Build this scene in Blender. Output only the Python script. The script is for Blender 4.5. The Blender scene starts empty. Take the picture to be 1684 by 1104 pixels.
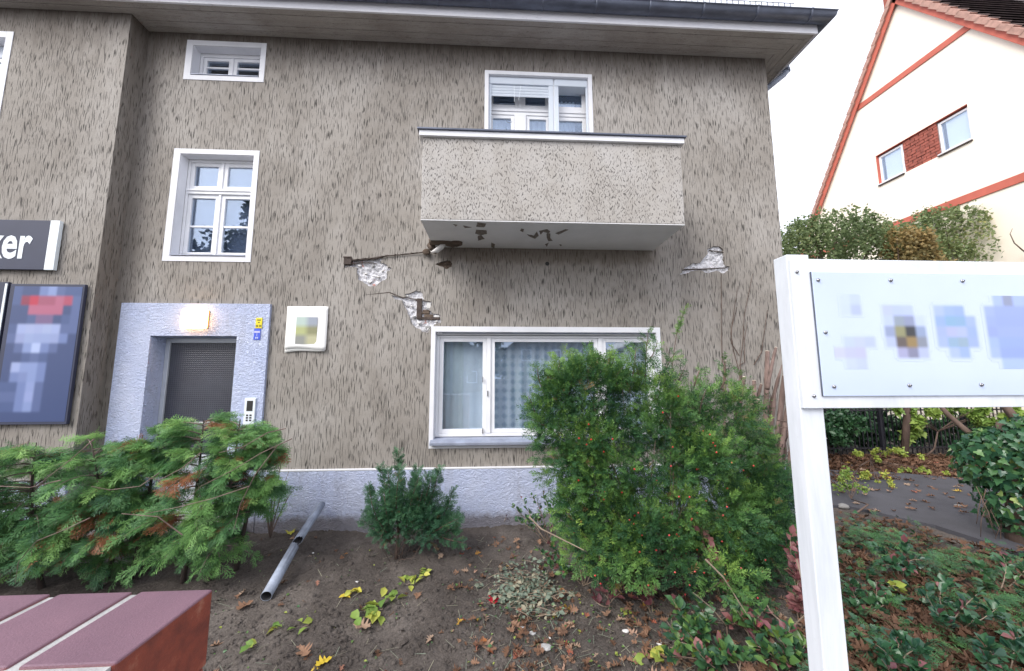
import bpy, math, random
import numpy as np
from mathutils import Vector, Matrix
from mathutils.geometry import delaunay_2d_cdt

# ------------------------------------------------------------------ camera, sky, sun, exposure
sc = bpy.context.scene
COL = sc.collection
FPX = 583.135
RIGHT = np.array([0.9987396, -0.05016005, -0.00178586])
UP = np.array([-0.00384922, -0.11202092, 0.99369839])
FWD = np.array([0.05004401, 0.99243906, 0.1120728])
EYE = np.array([0.0, -4.6, 1.84115])
cam = bpy.data.cameras.new('camera')
cam.sensor_width = 36.0
cam.lens = FPX / 1684 * 36.0
cam.clip_start = 0.05
cam.clip_end = 600
camo = bpy.data.objects.new('camera', cam)
COL.objects.link(camo)
M3 = Matrix((RIGHT, UP, -FWD)).transposed()
camo.matrix_world = Matrix.Translation(EYE) @ M3.to_4x4()
sc.camera = camo

SUN_EL, SUN_AZ = math.radians(42), math.radians(228)      # azimuth clockwise from +Y: behind the camera, to its left
world = bpy.data.worlds.new("World")
sc.world = world
world.use_nodes = True
nt = world.node_tree
nt.nodes.clear()
sky = nt.nodes.new('ShaderNodeTexSky')
sky.sky_type = 'NISHITA'
sky.sun_disc = False
sky.sun_elevation = SUN_EL
sky.sun_rotation = SUN_AZ
sky.dust_density = 4.0
sky.air_density = 1.0
hs = nt.nodes.new('ShaderNodeHueSaturation')
hs.inputs['Saturation'].default_value = 0.34
mx = nt.nodes.new('ShaderNodeMixRGB')
mx.inputs[0].default_value = 0.62
mx.inputs[2].default_value = (9.6, 9.8, 10.9, 1)            # even high cloud over the sky
bg = nt.nodes.new('ShaderNodeBackground')
bg.inputs['Strength'].default_value = 0.12
wo = nt.nodes.new('ShaderNodeOutputWorld')
nt.links.new(sky.outputs[0], hs.inputs['Color'])
nt.links.new(hs.outputs[0], mx.inputs[1])
nt.links.new(mx.outputs[0], bg.inputs['Color'])
nt.links.new(bg.outputs[0], wo.inputs['Surface'])

sun = bpy.data.lights.new('sun', 'SUN')
sun.energy = 1.6
sun.angle = math.radians(35)
sun.color = (1.0, 0.95, 0.88)
suno = bpy.data.objects.new('sun', sun)
COL.objects.link(suno)
sd = Vector((math.sin(SUN_AZ) * math.cos(SUN_EL), math.cos(SUN_AZ) * math.cos(SUN_EL), math.sin(SUN_EL)))
suno.rotation_euler = sd.to_track_quat('Z', 'Y').to_euler()
sc.view_settings.view_transform = 'Standard'
sc.view_settings.look = 'None'
sc.view_settings.exposure = 0.82
sc.view_settings.gamma = 1
sc.view_settings.use_curve_mapping = False

random.seed(7)
RNG = np.random.default_rng(11)


def _ray(px, py):
    return FWD + (px - 842) / FPX * RIGHT - (py - 552) / FPX * UP


def F(px, py, Y=0.0):                       # survey helper: where a sight line meets a wall plane Y
    d = _ray(px, py)
    return EYE + d * (Y - EYE[1]) / d[1]


def G(px, py, Z=0.0):                       # ... meets the level Z
    d = _ray(px, py)
    return EYE + d * (Z - EYE[2]) / d[2]


def H(px, py, X):                           # ... meets a plane X
    d = _ray(px, py)
    return EYE + d * (X - EYE[0]) / d[0]


# ------------------------------------------------------------------ materials
def newmat(name):
    m = bpy.data.materials.new(name)
    m.use_nodes = True
    n = m.node_tree
    return m, n, n.nodes['Principled BSDF'], n.links


def N(n, t, **kw):
    x = n.nodes.new(t)
    for k, v in kw.items():
        setattr(x, k, v)
    return x


def noise(n, L, scale, detail=3, rough=0.55, stretch=None, dist=0.0, src=None):
    x = N(n, 'ShaderNodeTexNoise')
    x.inputs['Scale'].default_value = scale
    x.inputs['Detail'].default_value = detail
    x.inputs['Roughness'].default_value = rough
    x.inputs['Distortion'].default_value = dist
    if src is None:
        tc = N(n, 'ShaderNodeTexCoord')
        src = tc.outputs['Object']
    if stretch:
        mp = N(n, 'ShaderNodeMapping')
        mp.inputs['Scale'].default_value = stretch
        L.new(src, mp.inputs['Vector'])
        src = mp.outputs[0]
    L.new(src, x.inputs['Vector'])
    return x.outputs['Fac']


def ramp(n, L, src, stops):
    r = N(n, 'ShaderNodeValToRGB')
    e = r.color_ramp.elements
    while len(e) > 1:
        e.remove(e[-1])
    e[0].position = stops[0][0]
    c = stops[0][1]
    e[0].color = (*c, 1) if not isinstance(c, (int, float)) else (c, c, c, 1)
    for p, c in stops[1:]:
        k = e.new(p)
        k.color = (*c, 1) if not isinstance(c, (int, float)) else (c, c, c, 1)
    L.new(src, r.inputs[0])
    return r.outputs[0]


def mixc(n, L, fac, a, b, mode='MIX'):
    x = N(n, 'ShaderNodeMixRGB', blend_type=mode)
    for i, v in ((0, fac), (1, a), (2, b)):
        if isinstance(v, (int, float)):
            x.inputs[i].default_value = v if i == 0 else (v, v, v, 1)
        elif isinstance(v, tuple):
            x.inputs[i].default_value = (*v, 1)
        else:
            L.new(v, x.inputs[i])
    return x.outputs[0]


def mth(n, L, op, a, b=0.0):
    x = N(n, 'ShaderNodeMath', operation=op)
    for i, v in ((0, a), (1, b)):
        if isinstance(v, (int, float)):
            x.inputs[i].default_value = v
        else:
            L.new(v, x.inputs[i])
    return x.outputs[0]


def bump(n, L, b, h, dist, strength=1.0):
    x = N(n, 'ShaderNodeBump')
    x.inputs['Distance'].default_value = dist
    x.inputs['Strength'].default_value = strength
    L.new(h, x.inputs['Height'])
    L.new(x.outputs[0], b.inputs['Normal'])


def simple(name, col, rough=0.6, var=0.15, scale=6, bsc=60, bd=0.001, metal=0.0, dark=None, stretch=None):
    m, n, b, L = newmat(name)
    f = noise(n, L, scale, 4, 0.6, stretch)
    d = dark or tuple(c * (1 - var) for c in col)
    l = tuple(min(1, c * (1 + var)) for c in col)
    L.new(ramp(n, L, f, [(0.3, d), (0.7, l)]), b.inputs['Base Color'])
    b.inputs['Roughness'].default_value = rough
    b.inputs['Metallic'].default_value = metal
    if bd:
        bump(n, L, b, noise(n, L, bsc, 3, 0.6, stretch), bd)
    return m


def render_plaster(name, base, dark, light, groove_amt=1.0, straight=True, grime_and_shade=True):
    """scraped mineral render: short vertical grooves holding dirt"""
    m, n, b, L = newmat(name)
    tc = N(n, 'ShaderNodeTexCoord')
    src = tc.outputs['Object']
    big = noise(n, L, 0.8, 5, 0.6, (1, 1, 0.6), 0.4, src)
    mid = noise(n, L, 5, 4, 0.65, None, 0.3, src)
    fine = noise(n, L, 90, 2, 0.6, None, 0, src)
    col = ramp(n, L, big, [(0.3, dark), (0.48, base), (0.72, light)])
    col = mixc(n, L, ramp(n, L, mid, [(0.45, 0.0), (0.75, 0.34)]), col, light)
    col = mixc(n, L, ramp(n, L, mid, [(0.25, 0.3), (0.45, 0.0)]), col, dark)
    run = noise(n, L, 1.0, 5, 0.65, (3.2, 3.2, 0.35), 0.2, src)
    col = mixc(n, L, ramp(n, L, run, [(0.50, 0.0), (0.68, 0.38)]), col, dark)
    col = mixc(n, L, ramp(n, L, run, [(0.28, 0.30), (0.42, 0.0)]), col, light)
    # coordinates bent a little so that the grooves wander
    w = noise(n, L, 7, 2, 0.5, None, 0, src)
    sx = N(n, 'ShaderNodeSeparateXYZ')
    L.new(src, sx.inputs[0])
    wx = mth(n, L, 'MULTIPLY', mth(n, L, 'SUBTRACT', w, 0.5), 0.022 if straight else 0.12)
    xx = mth(n, L, 'ADD', mth(n, L, 'ADD', sx.outputs[0], sx.outputs[1]), wx)
    cx = N(n, 'ShaderNodeCombineXYZ')
    L.new(mth(n, L, 'MULTIPLY', xx, 104.0 if straight else 92.0), cx.inputs[0])
    shz = noise(n, L, 1.0, 2, 0.6, (11, 11, 1.0), 0, src)     # every column of grooves starts at its own height
    zz = mth(n, L, 'ADD', sx.outputs[2], mth(n, L, 'MULTIPLY', shz, 0.55 if straight else 0.2))
    L.new(mth(n, L, 'MULTIPLY', zz, 7.0 if straight else 24.0), cx.inputs[2])
    g = N(n, 'ShaderNodeTexNoise')
    g.inputs['Scale'].default_value = 1.0
    g.inputs['Detail'].default_value = 1.2
    g.inputs['Roughness'].default_value = 0.4
    L.new(cx.outputs[0], g.inputs['Vector'])
    lo = noise(n, L, 3.2, 3, 0.6, None, 0, src)
    dens = mth(n, L, 'MULTIPLY', mth(n, L, 'SUBTRACT', lo, 0.5), 0.17)
    gg = mth(n, L, 'ADD', g.outputs['Fac'], dens)
    groove = ramp(n, L, gg, [(0.575, 0.0), (0.645, 1.0)])
    gcol = mixc(n, L, mth(n, L, 'MULTIPLY', groove, 0.86 * groove_amt), col, tuple(c * 0.13 for c in base))
    rgh = noise(n, L, 240, 2, 0.5, (1, 1, 0.35), 0, src)
    gcol = mixc(n, L, 0.28, gcol, ramp(n, L, rgh, [(0.3, 0.35), (0.7, 1.0)]), 'MULTIPLY')
    if grime_and_shade:                            # soot and algae runs that start under the eaves board
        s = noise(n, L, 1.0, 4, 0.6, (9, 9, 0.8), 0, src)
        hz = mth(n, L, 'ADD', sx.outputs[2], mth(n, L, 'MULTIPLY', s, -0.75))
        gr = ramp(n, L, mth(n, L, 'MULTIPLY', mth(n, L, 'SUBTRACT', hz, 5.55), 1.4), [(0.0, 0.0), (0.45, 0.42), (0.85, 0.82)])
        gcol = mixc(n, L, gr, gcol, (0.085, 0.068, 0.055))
        # brown dirt band under the balcony slab, mostly the slab's shade painted in
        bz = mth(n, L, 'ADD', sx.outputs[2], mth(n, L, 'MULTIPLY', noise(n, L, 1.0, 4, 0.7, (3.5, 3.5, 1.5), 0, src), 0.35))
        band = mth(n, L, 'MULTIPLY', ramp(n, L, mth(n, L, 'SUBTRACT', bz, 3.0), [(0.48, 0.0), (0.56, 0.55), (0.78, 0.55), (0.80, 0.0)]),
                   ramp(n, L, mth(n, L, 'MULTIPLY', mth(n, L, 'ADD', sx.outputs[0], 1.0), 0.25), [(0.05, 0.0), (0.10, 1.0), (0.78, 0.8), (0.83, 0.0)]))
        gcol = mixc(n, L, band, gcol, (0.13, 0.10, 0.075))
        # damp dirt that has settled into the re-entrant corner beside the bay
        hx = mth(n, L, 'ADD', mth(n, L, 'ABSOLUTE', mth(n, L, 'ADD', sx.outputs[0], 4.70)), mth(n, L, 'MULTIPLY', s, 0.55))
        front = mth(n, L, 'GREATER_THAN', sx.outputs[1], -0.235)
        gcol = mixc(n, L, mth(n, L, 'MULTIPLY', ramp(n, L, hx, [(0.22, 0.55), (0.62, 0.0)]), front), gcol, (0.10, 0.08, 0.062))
    L.new(gcol, b.inputs['Base Color'])
    b.inputs['Roughness'].default_value = 0.92
    h = mth(n, L, 'SUBTRACT', mth(n, L, 'MULTIPLY', fine, 0.15), mth(n, L, 'MULTIPLY', groove, 1.0))
    bump(n, L, b, h, 0.005, 0.8)
    return m


M = {}
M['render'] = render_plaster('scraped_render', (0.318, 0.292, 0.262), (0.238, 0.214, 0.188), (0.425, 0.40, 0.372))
M['render_balcony'] = render_plaster('weathered_render', (0.44, 0.415, 0.385), (0.34, 0.31, 0.28), (0.54, 0.525, 0.515), 0.85, False, False)


def blue_render():
    m, n, b, L = newmat('pale_blue_render')
    f = noise(n, L, 1.6, 4, 0.6)
    c = ramp(n, L, f, [(0.3, (0.55, 0.63, 0.89)), (0.7, (0.68, 0.74, 0.94))])
    d = noise(n, L, 6, 5, 0.7, None, 0.4)
    c = mixc(n, L, ramp(n, L, d, [(0.58, 0.0), (0.8, 0.32)]), c, (0.36, 0.36, 0.40))
    st_ = noise(n, L, 1.0, 4, 0.65, (5, 5, .7), 0.3)
    c = mixc(n, L, ramp(n, L, st_, [(0.55, 0.0), (0.75, 0.3)]), c, (0.33, 0.33, 0.37))
    # splashed soil low on the plinth
    tc = N(n, 'ShaderNodeTexCoord')
    sx = N(n, 'ShaderNodeSeparateXYZ')
    L.new(tc.outputs['Object'], sx.inputs[0])
    hz = mth(n, L, 'ADD', sx.outputs[2], mth(n, L, 'MULTIPLY', noise(n, L, 5, 4, 0.7), -0.22))
    c = mixc(n, L, ramp(n, L, hz, [(-0.0, 0.75), (0.09, 0.0)]), c, (0.17, 0.14, 0.12))
    L.new(c, b.inputs['Base Color'])
    b.inputs['Roughness'].default_value = 0.85
    v = noise(n, L, 30, 4, 0.6, (1, 1, 1.5), 1.2)
    bump(n, L, b, ramp(n, L, v, [(0.3, 0.0), (0.65, 1.0)]), 0.019, 0.9)
    return m


M['blue'] = blue_render()
M['white_plaster'] = simple('white_painted_plaster', (0.74, 0.75, 0.79), 0.7, 0.07, 3, 120, 0.0008)
M['white_wood'] = simple('white_painted_wood', (0.80, 0.81, 0.84), 0.4, 0.05, 4, 60, 0.0004)
M['sign_white'] = simple('white_powder_coat', (0.71, 0.75, 0.81), 0.35, 0.03, 2, 30, 0.0002)
M['sign_plate'] = simple('pale_acrylic_plate', (0.54, 0.63, 0.80), 0.12, 0.035, 3, 30, 0)
_m, _n, _b, _L = newmat('white_powder_coat_grimed')
_f = noise(_n, _L, 2.2, 5, 0.7, (3, 3, .5), .3)
_c = ramp(_n, _L, _f, [(.35, (0.58, 0.62, 0.67)), (.6, (0.73, 0.77, 0.83))])
_g = noise(_n, _L, 60, 4, .7)
_c = mixc(_n, _L, ramp(_n, _L, _g, [(.66, 0.0), (.74, .35)]), _c, (.42, .42, .40))
_L.new(_c, _b.inputs['Base Color'])
_b.inputs['Roughness'].default_value = .4
M['sign_white'] = _m
M['steel'] = simple('stainless_steel', (0.42, 0.42, 0.44), 0.3, 0.1, 30, 60, 0, 1.0)
M['shutter'] = simple('shutter_aluminium', (0.60, 0.66, 0.74), 0.45, 0.04, 2, 60, 0)
M['zinc'] = simple('weathered_zinc', (0.16, 0.18, 0.23), 0.5, 0.25, 5, 50, 0.0006, 0.35)
M['gutter'] = simple('dark_zinc_gutter', (0.105, 0.12, 0.165), 0.42, 0.3, 4, 30, 0.0005, 0.3, stretch=(1, 3, 3))
M['sill'] = simple('zinc_window_sill', (0.30, 0.33, 0.42), 0.45, 0.22, 5, 50, 0.0012, 0.3)
M['dark'] = simple('dark_interior_wall', (0.10, 0.095, 0.10), 0.9, 0.1, 2, 20, 0)
M['rust'] = simple('rusted_iron', (0.075, 0.056, 0.048), 0.85, 0.5, 18, 90, 0.004, 0.1)
M['rot'] = simple('decayed_timber', (0.115, 0.085, 0.065), 0.95, 0.5, 12, 50, 0.006, 0, stretch=(0.3, 1, 1.5))
M['stone'] = simple('white_rubble', (0.62, 0.61, 0.60), 0.9, 0.25, 14, 60, 0.004)
M['brick_red'] = simple('red_clay_brick', (0.30, 0.085, 0.06), 0.85, 0.35, 9, 60, 0.003)
M['mortar'] = simple('grey_mortar', (0.36, 0.36, 0.36), 0.95, 0.2, 18, 90, 0.003)
M['red_paint'] = simple('brick_red_paint', (0.50, 0.125, 0.085), 0.7, 0.12, 3, 60, 0.001)
M['cream'] = simple('cream_house_render', (0.90, 0.82, 0.71), 0.9, 0.03, 0.7, 50, 0.002)
M['clay'] = simple('clay_roof_tile', (0.40, 0.235, 0.19), 0.8, 0.25, 6, 60, 0.001)
M['dark_tile'] = simple('dark_roof_tile', (0.10, 0.075, 0.075), 0.7, 0.4, 4, 60, 0.002)
M['asphalt'] = simple('asphalt', (0.062, 0.062, 0.074), 0.9, 0.22, 2.2, 140, 0.004)
M['paving'] = simple('concrete_paving', (0.24, 0.235, 0.23), 0.9, 0.2, 3, 90, 0.002)
M['black_iron'] = simple('black_painted_iron', (0.015, 0.015, 0.022), 0.45, 0.2, 6, 60, 0)
M['bark'] = simple('brown_bark', (0.12, 0.082, 0.066), 0.95, 0.4, 14, 50, 0.006, 0, stretch=(1, 1, 0.25))
M['bark_pale'] = simple('grey_brown_bark', (0.20, 0.155, 0.135), 0.95, 0.35, 14, 50, 0.005, 0, stretch=(1, 1, 0.2))
M['bark_mid'] = simple('reddish_yew_bark', (0.165, 0.115, 0.10), 0.95, 0.45, 16, 50, 0.006, 0, stretch=(1, 1, 0.2))
M['bark_dark'] = simple('dark_thuja_bark', (0.055, 0.042, 0.036), 0.95, 0.45, 16, 50, 0.006, 0, stretch=(1, 1, 0.2))
M['cut_wood'] = simple('fresh_cut_wood', (0.75, 0.66, 0.54), 0.8, 0.12, 20, 60, 0)
M['twig'] = simple('dry_twig', (0.26, 0.20, 0.15), 0.9, 0.3, 14, 50, 0)
M['navy'] = simple('dark_blue_sign_film', (0.030, 0.036, 0.070), 0.55, 0.12, 2, 50, 0)
M['white_film'] = simple('white_sign_film', (0.78, 0.84, 0.88), 0.4, 0.03, 3, 50, 0)
M['pipe'] = simple('grey_plastic_downpipe', (0.27, 0.31, 0.39), 0.5, 0.3, 8, 60, 0.0008)
M['pipe_in'] = simple('pipe_inside', (0.03, 0.03, 0.035), 0.8, 0.3, 8, 60, 0)
M['alu'] = simple('brushed_aluminium', (0.52, 0.55, 0.60), 0.4, 0.08, 5, 50, 0, 0.2)
M['yellow'] = simple('yellow_plate', (0.80, 0.66, 0.03), 0.4, 0.05, 5, 50, 0)
M['blue_plate'] = simple('blue_plate', (0.06, 0.11, 0.62), 0.4, 0.05, 5, 50, 0)
M['black_print'] = simple('black_print', (0.02, 0.02, 0.02), 0.5, 0.05, 5, 50, 0)
M['paper'] = simple('white_paper', (0.84, 0.84, 0.82), 0.7, 0.02, 3, 40, 0.0005)
M['street'] = simple('street_asphalt', (0.06, 0.06, 0.065), 0.9, 0.2, 1, 60, 0.002)
M['grey_paint'] = simple('grey_painted_concrete', (0.66, 0.66, 0.67), 0.85, 0.05, 4, 90, 0.0012)


def fascia_mat():
    m, n, b, L = newmat('flaking_white_fascia_paint')
    f = noise(n, L, 2.2, 5, 0.7, (1, 6, 6), 0.5)
    c = ramp(n, L, f, [(0.3, (0.70, 0.71, 0.76)), (0.6, (0.82, 0.82, 0.86))])
    k = noise(n, L, 14, 5, 0.75, (0.7, 4, 4), 0.8)
    k = ramp(n, L, k, [(0.60, 0.0), (0.68, 1.0)])
    c = mixc(n, L, mth(n, L, 'MULTIPLY', k, 0.5), c, (0.33, 0.31, 0.30))
    L.new(c, b.inputs['Base Color'])
    b.inputs['Roughness'].default_value = 0.7
    bump(n, L, b, k, 0.001, 0.8)
    return m


def soffit_mat(axis):
    m, n, b, L = newmat('cracked_soffit_paint_' + axis)
    st = (0.22, 3, 1) if axis == 'x' else (3, 0.22, 1)
    f = noise(n, L, 2, 5, 0.6, (0.6, 0.9, 1))
    c = ramp(n, L, f, [(0.3, (0.31, 0.28, 0.255)), (0.7, (0.47, 0.445, 0.42))])
    k = noise(n, L, 11, 5, 0.7, st, 1.0)
    k = ramp(n, L, k, [(0.485, 0.0), (0.5, 1.0), (0.515, 0.0)])
    c = mixc(n, L, mth(n, L, 'MULTIPLY', k, 0.7), c, (0.07, 0.055, 0.05))
    L.new(c, b.inputs['Base Color'])
    b.inputs['Roughness'].default_value = 0.85
    bump(n, L, b, noise(n, L, 9, 5, 0.7, st, 1.0), 0.004, 0.8)
    return m


M['fascia'] = fascia_mat()
M['soffit'] = soffit_mat('x')
M['soffit_side'] = soffit_mat('y')


def glass_mat(name, ior=.17, tint=(0.93, 0.96, 0.98)):
    m, n, b, L = newmat(name)
    n.nodes.remove(b)
    out = n.nodes['Material Output']
    t = N(n, 'ShaderNodeBsdfTransparent')
    t.inputs[0].default_value = (*tint, 1)
    g = N(n, 'ShaderNodeBsdfGlossy')
    g.inputs['Roughness'].default_value = 0.006
    g.inputs['Color'].default_value = (0.68, 0.80, 1.0, 1)
    lw = N(n, 'ShaderNodeLayerWeight')
    lw.inputs['Blend'].default_value = 0.5
    fres = mth(n, L, 'ADD', mth(n, L, 'MULTIPLY', mth(n, L, 'POWER', lw.outputs['Facing'], 4.0), 0.8), ior)
    bp = N(n, 'ShaderNodeBump')
    bp.inputs['Distance'].default_value = 0.002
    bp.inputs['Strength'].default_value = 0.25
    L.new(noise(n, L, 1.3, 1, 0.4), bp.inputs['Height'])
    L.new(bp.outputs[0], g.inputs['Normal'])
    x = N(n, 'ShaderNodeMixShader')
    L.new(fres, x.inputs[0])
    L.new(t.outputs[0], x.inputs[1])
    L.new(g.outputs[0], x.inputs[2])
    L.new(x.outputs[0], out.inputs['Surface'])
    return m


M['glass'] = glass_mat('window_glass')
M['glass_big'] = glass_mat('large_window_glass', .15)


def door_glass():
    m, n, b, L = newmat('ribbed_dark_door_glass')
    tc = N(n, 'ShaderNodeTexCoord')
    sx = N(n, 'ShaderNodeSeparateXYZ')
    L.new(tc.outputs['Object'], sx.inputs[0])
    a = mth(n, L, 'SINE', mth(n, L, 'MULTIPLY', sx.outputs[0], 2 * math.pi / 0.026))
    c = mth(n, L, 'SINE', mth(n, L, 'MULTIPLY', sx.outputs[2], 2 * math.pi / 0.026))
    s = mth(n, L, 'MAXIMUM', a, c)
    f = noise(n, L, 1.4, 3, 0.6)
    base = ramp(n, L, f, [(0.3, (0.022, 0.022, 0.030)), (0.7, (0.05, 0.053, 0.07))])
    L.new(mixc(n, L, ramp(n, L, s, [(0.55, 0.0), (0.95, 0.5)]), base, (0.10, 0.105, 0.125)), b.inputs['Base Color'])
    b.inputs['Roughness'].default_value = 0.22
    bump(n, L, b, s, 0.002, 0.6)
    return m


M['door_glass'] = door_glass()


def emit(name, col, s):
    m, n, b, L = newmat(name)
    b.inputs['Base Color'].default_value = (*col, 1)
    b.inputs['Emission Color'].default_value = (*col, 1)
    b.inputs['Emission Strength'].default_value = s
    return m


M['lamp'] = emit('lit_lamp_glass', (1.0, 0.64, 0.33), 5)
M['lamp_rim'] = simple('amber_lamp_rim', (0.8, 0.42, 0.12), 0.4, 0.1, 5, 50, 0)


def cloth_mat():
    m, n, b, L = newmat('sheer_checked_curtain')
    tc = N(n, 'ShaderNodeTexCoord')
    sx = N(n, 'ShaderNodeSeparateXYZ')
    L.new(tc.outputs['Object'], sx.inputs[0])
    a = mth(n, L, 'SINE', mth(n, L, 'MULTIPLY', sx.outputs[0], 2 * math.pi / 0.115))
    c = mth(n, L, 'SINE', mth(n, L, 'MULTIPLY', sx.outputs[2], 2 * math.pi / 0.115))
    s = mth(n, L, 'ADD', mth(n, L, 'MULTIPLY', a, 0.5), mth(n, L, 'MULTIPLY', c, 0.5))
    col = ramp(n, L, mth(n, L, 'ADD', mth(n, L, 'MULTIPLY', s, 0.5), 0.5),
               [(0.30, (0.72, 0.78, 0.84)), (0.55, (0.66, 0.73, 0.80)), (0.85, (0.47, 0.56, 0.66))])
    L.new(col, b.inputs['Base Color'])
    b.inputs['Roughness'].default_value = 0.9
    b.inputs['Transmission Weight'].default_value = 0.0
    b.inputs['Alpha'].default_value = 0.88
    return m


M['check'] = cloth_mat()
M['sheer'] = simple('plain_white_net', (0.70, 0.77, 0.78), 0.9, 0.05, 3, 50, 0)
M['net2'] = simple('bright_white_net', (0.76, 0.82, 0.88), 0.9, 0.05, 3, 50, 0)


def leaf_mat(name, stops, rough=0.55, trans=0.25, spec=0.35):
    """stops: list of (tint position, colour) read from the per-leaf tint stored on the mesh"""
    m, n, b, L = newmat(name)
    at = N(n, 'ShaderNodeAttribute', attribute_name='tint')
    c = ramp(n, L, at.outputs['Fac'], stops)
    f = noise(n, L, 35, 2, 0.5)
    c = mixc(n, L, 0.35, c, ramp(n, L, f, [(0.3, 0.55), (0.7, 1.0)]), 'MULTIPLY')
    L.new(c, b.inputs['Base Color'])
    b.inputs['Roughness'].default_value = rough
    b.inputs['Specular IOR Level'].default_value = spec
    out = n.nodes['Material Output']
    tr = N(n, 'ShaderNodeBsdfTranslucent')
    L.new(c, tr.inputs['Color'])
    x = N(n, 'ShaderNodeMixShader')
    x.inputs[0].default_value = trans
    L.new(b.outputs[0], x.inputs[1])
    L.new(tr.outputs[0], x.inputs[2])
    L.new(x.outputs[0], out.inputs['Surface'])
    return m


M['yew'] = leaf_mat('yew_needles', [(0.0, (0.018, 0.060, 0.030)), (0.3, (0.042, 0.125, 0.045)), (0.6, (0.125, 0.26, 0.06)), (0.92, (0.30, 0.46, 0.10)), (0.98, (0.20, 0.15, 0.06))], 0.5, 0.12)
M['yew_blue'] = leaf_mat('young_yew_needles', [(0.0, (0.03, 0.10, 0.060)), (0.6, (0.07, 0.185, 0.085)), (0.94, (0.13, 0.27, 0.10)), (0.97, (0.19, 0.13, 0.06))], 0.5, 0.12)
M['thuja'] = leaf_mat('thuja_sprays', [(0.0, (0.04, 0.12, 0.065)), (0.4, (0.10, 0.25, 0.085)), (0.8, (0.20, 0.40, 0.11)), (0.93, (0.28, 0.47, 0.14)), (0.95, (0.27, 0.10, 0.045)), (1.0, (0.36, 0.16, 0.08))], 0.5, 0.17)
M['birch'] = leaf_mat('birch_leaves', [(0.0, (0.09, 0.14, 0.065)), (0.6, (0.20, 0.27, 0.12)), (0.9, (0.31, 0.36, 0.16)), (1.0, (0.48, 0.42, 0.14))], 0.5, 0.4)
M['birch_orange'] = leaf_mat('autumn_birch_leaves', [(0.0, (0.17, 0.17, 0.08)), (0.5, (0.38, 0.27, 0.11)), (1.0, (0.50, 0.36, 0.15))], 0.5, 0.4)
M['broad'] = leaf_mat('glossy_green_leaves', [(0.0, (0.03, 0.085, 0.05)), (0.5, (0.07, 0.17, 0.065)), (0.85, (0.16, 0.28, 0.07)), (0.95, (0.34, 0.40, 0.08))], 0.32, 0.2, 0.5)
M['ivy'] = leaf_mat('ivy_leaves', [(0.0, (0.02, 0.07, 0.045)), (0.6, (0.05, 0.14, 0.06)), (0.92, (0.12, 0.24, 0.07)), (1.0, (0.35, 0.42, 0.12))], 0.3, 0.15, 0.5)
M['red_leaf'] = leaf_mat('reddened_leaves', [(0.0, (0.13, 0.045, 0.06)), (0.4, (0.26, 0.10, 0.11)), (0.8, (0.36, 0.17, 0.16)), (1.0, (0.55, 0.02, 0.04))], 0.45, 0.25)
M['litter'] = leaf_mat('fallen_leaves', [(0.0, (0.10, 0.055, 0.035)), (0.35, (0.19, 0.10, 0.06)), (0.7, (0.31, 0.18, 0.115)), (0.88, (0.42, 0.31, 0.23)), (0.94, (0.36, 0.10, 0.06)), (1.0, (0.62, 0.46, 0.06))], 0.7, 0.15)
M['yellow_leaf'] = leaf_mat('yellow_leaves', [(0.0, (0.45, 0.50, 0.10)), (0.5, (0.66, 0.58, 0.08)), (1.0, (0.72, 0.52, 0.05))], 0.6, 0.2)
M['lime_leaf'] = leaf_mat('wilting_lime_leaves', [(0.0, (0.16, 0.30, 0.07)), (0.6, (0.34, 0.44, 0.09)), (1.0, (0.60, 0.58, 0.12))], 0.5, 0.25)
M['grey_leaf'] = leaf_mat('dried_grey_green_leaves', [(0.0, (0.13, 0.18, 0.14)), (0.6, (0.26, 0.32, 0.25)), (1.0, (0.40, 0.36, 0.26))], 0.7, 0.2)
M['berry'] = simple('red_berry', (0.55, 0.02, 0.02), 0.35, 0.2, 40, 50, 0)
M['far_leaf'] = leaf_mat('street_tree_leaves', [(0.0, (0.05, 0.07, 0.04)), (1.0, (0.12, 0.13, 0.06))], 0.6, 0.2)


def soil_mat():
    m, n, b, L = newmat('trodden_soil')
    f = noise(n, L, 1.6, 6, 0.65, None, 0.4)
    c = ramp(n, L, f, [(0.28, (0.064, 0.055, 0.050)), (0.5, (0.12, 0.103, 0.093)), (0.75, (0.205, 0.18, 0.162))])
    g = noise(n, L, 55, 5, 0.75)
    c = mixc(n, L, 0.8, c, ramp(n, L, g, [(0.3, 0.45), (0.62, 1.1), (0.75, 1.5)]), 'MULTIPLY')
    L.new(c, b.inputs['Base Color'])
    b.inputs['Roughness'].default_value = 0.97
    b.inputs['Specular IOR Level'].default_value = 0.2
    h = mth(n, L, 'ADD', mth(n, L, 'MULTIPLY', noise(n, L, 16, 6, 0.75), 1.0), mth(n, L, 'MULTIPLY', g, 0.4))
    bump(n, L, b, h, 0.028, 0.9)
    return m


M['soil'] = soil_mat()


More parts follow.
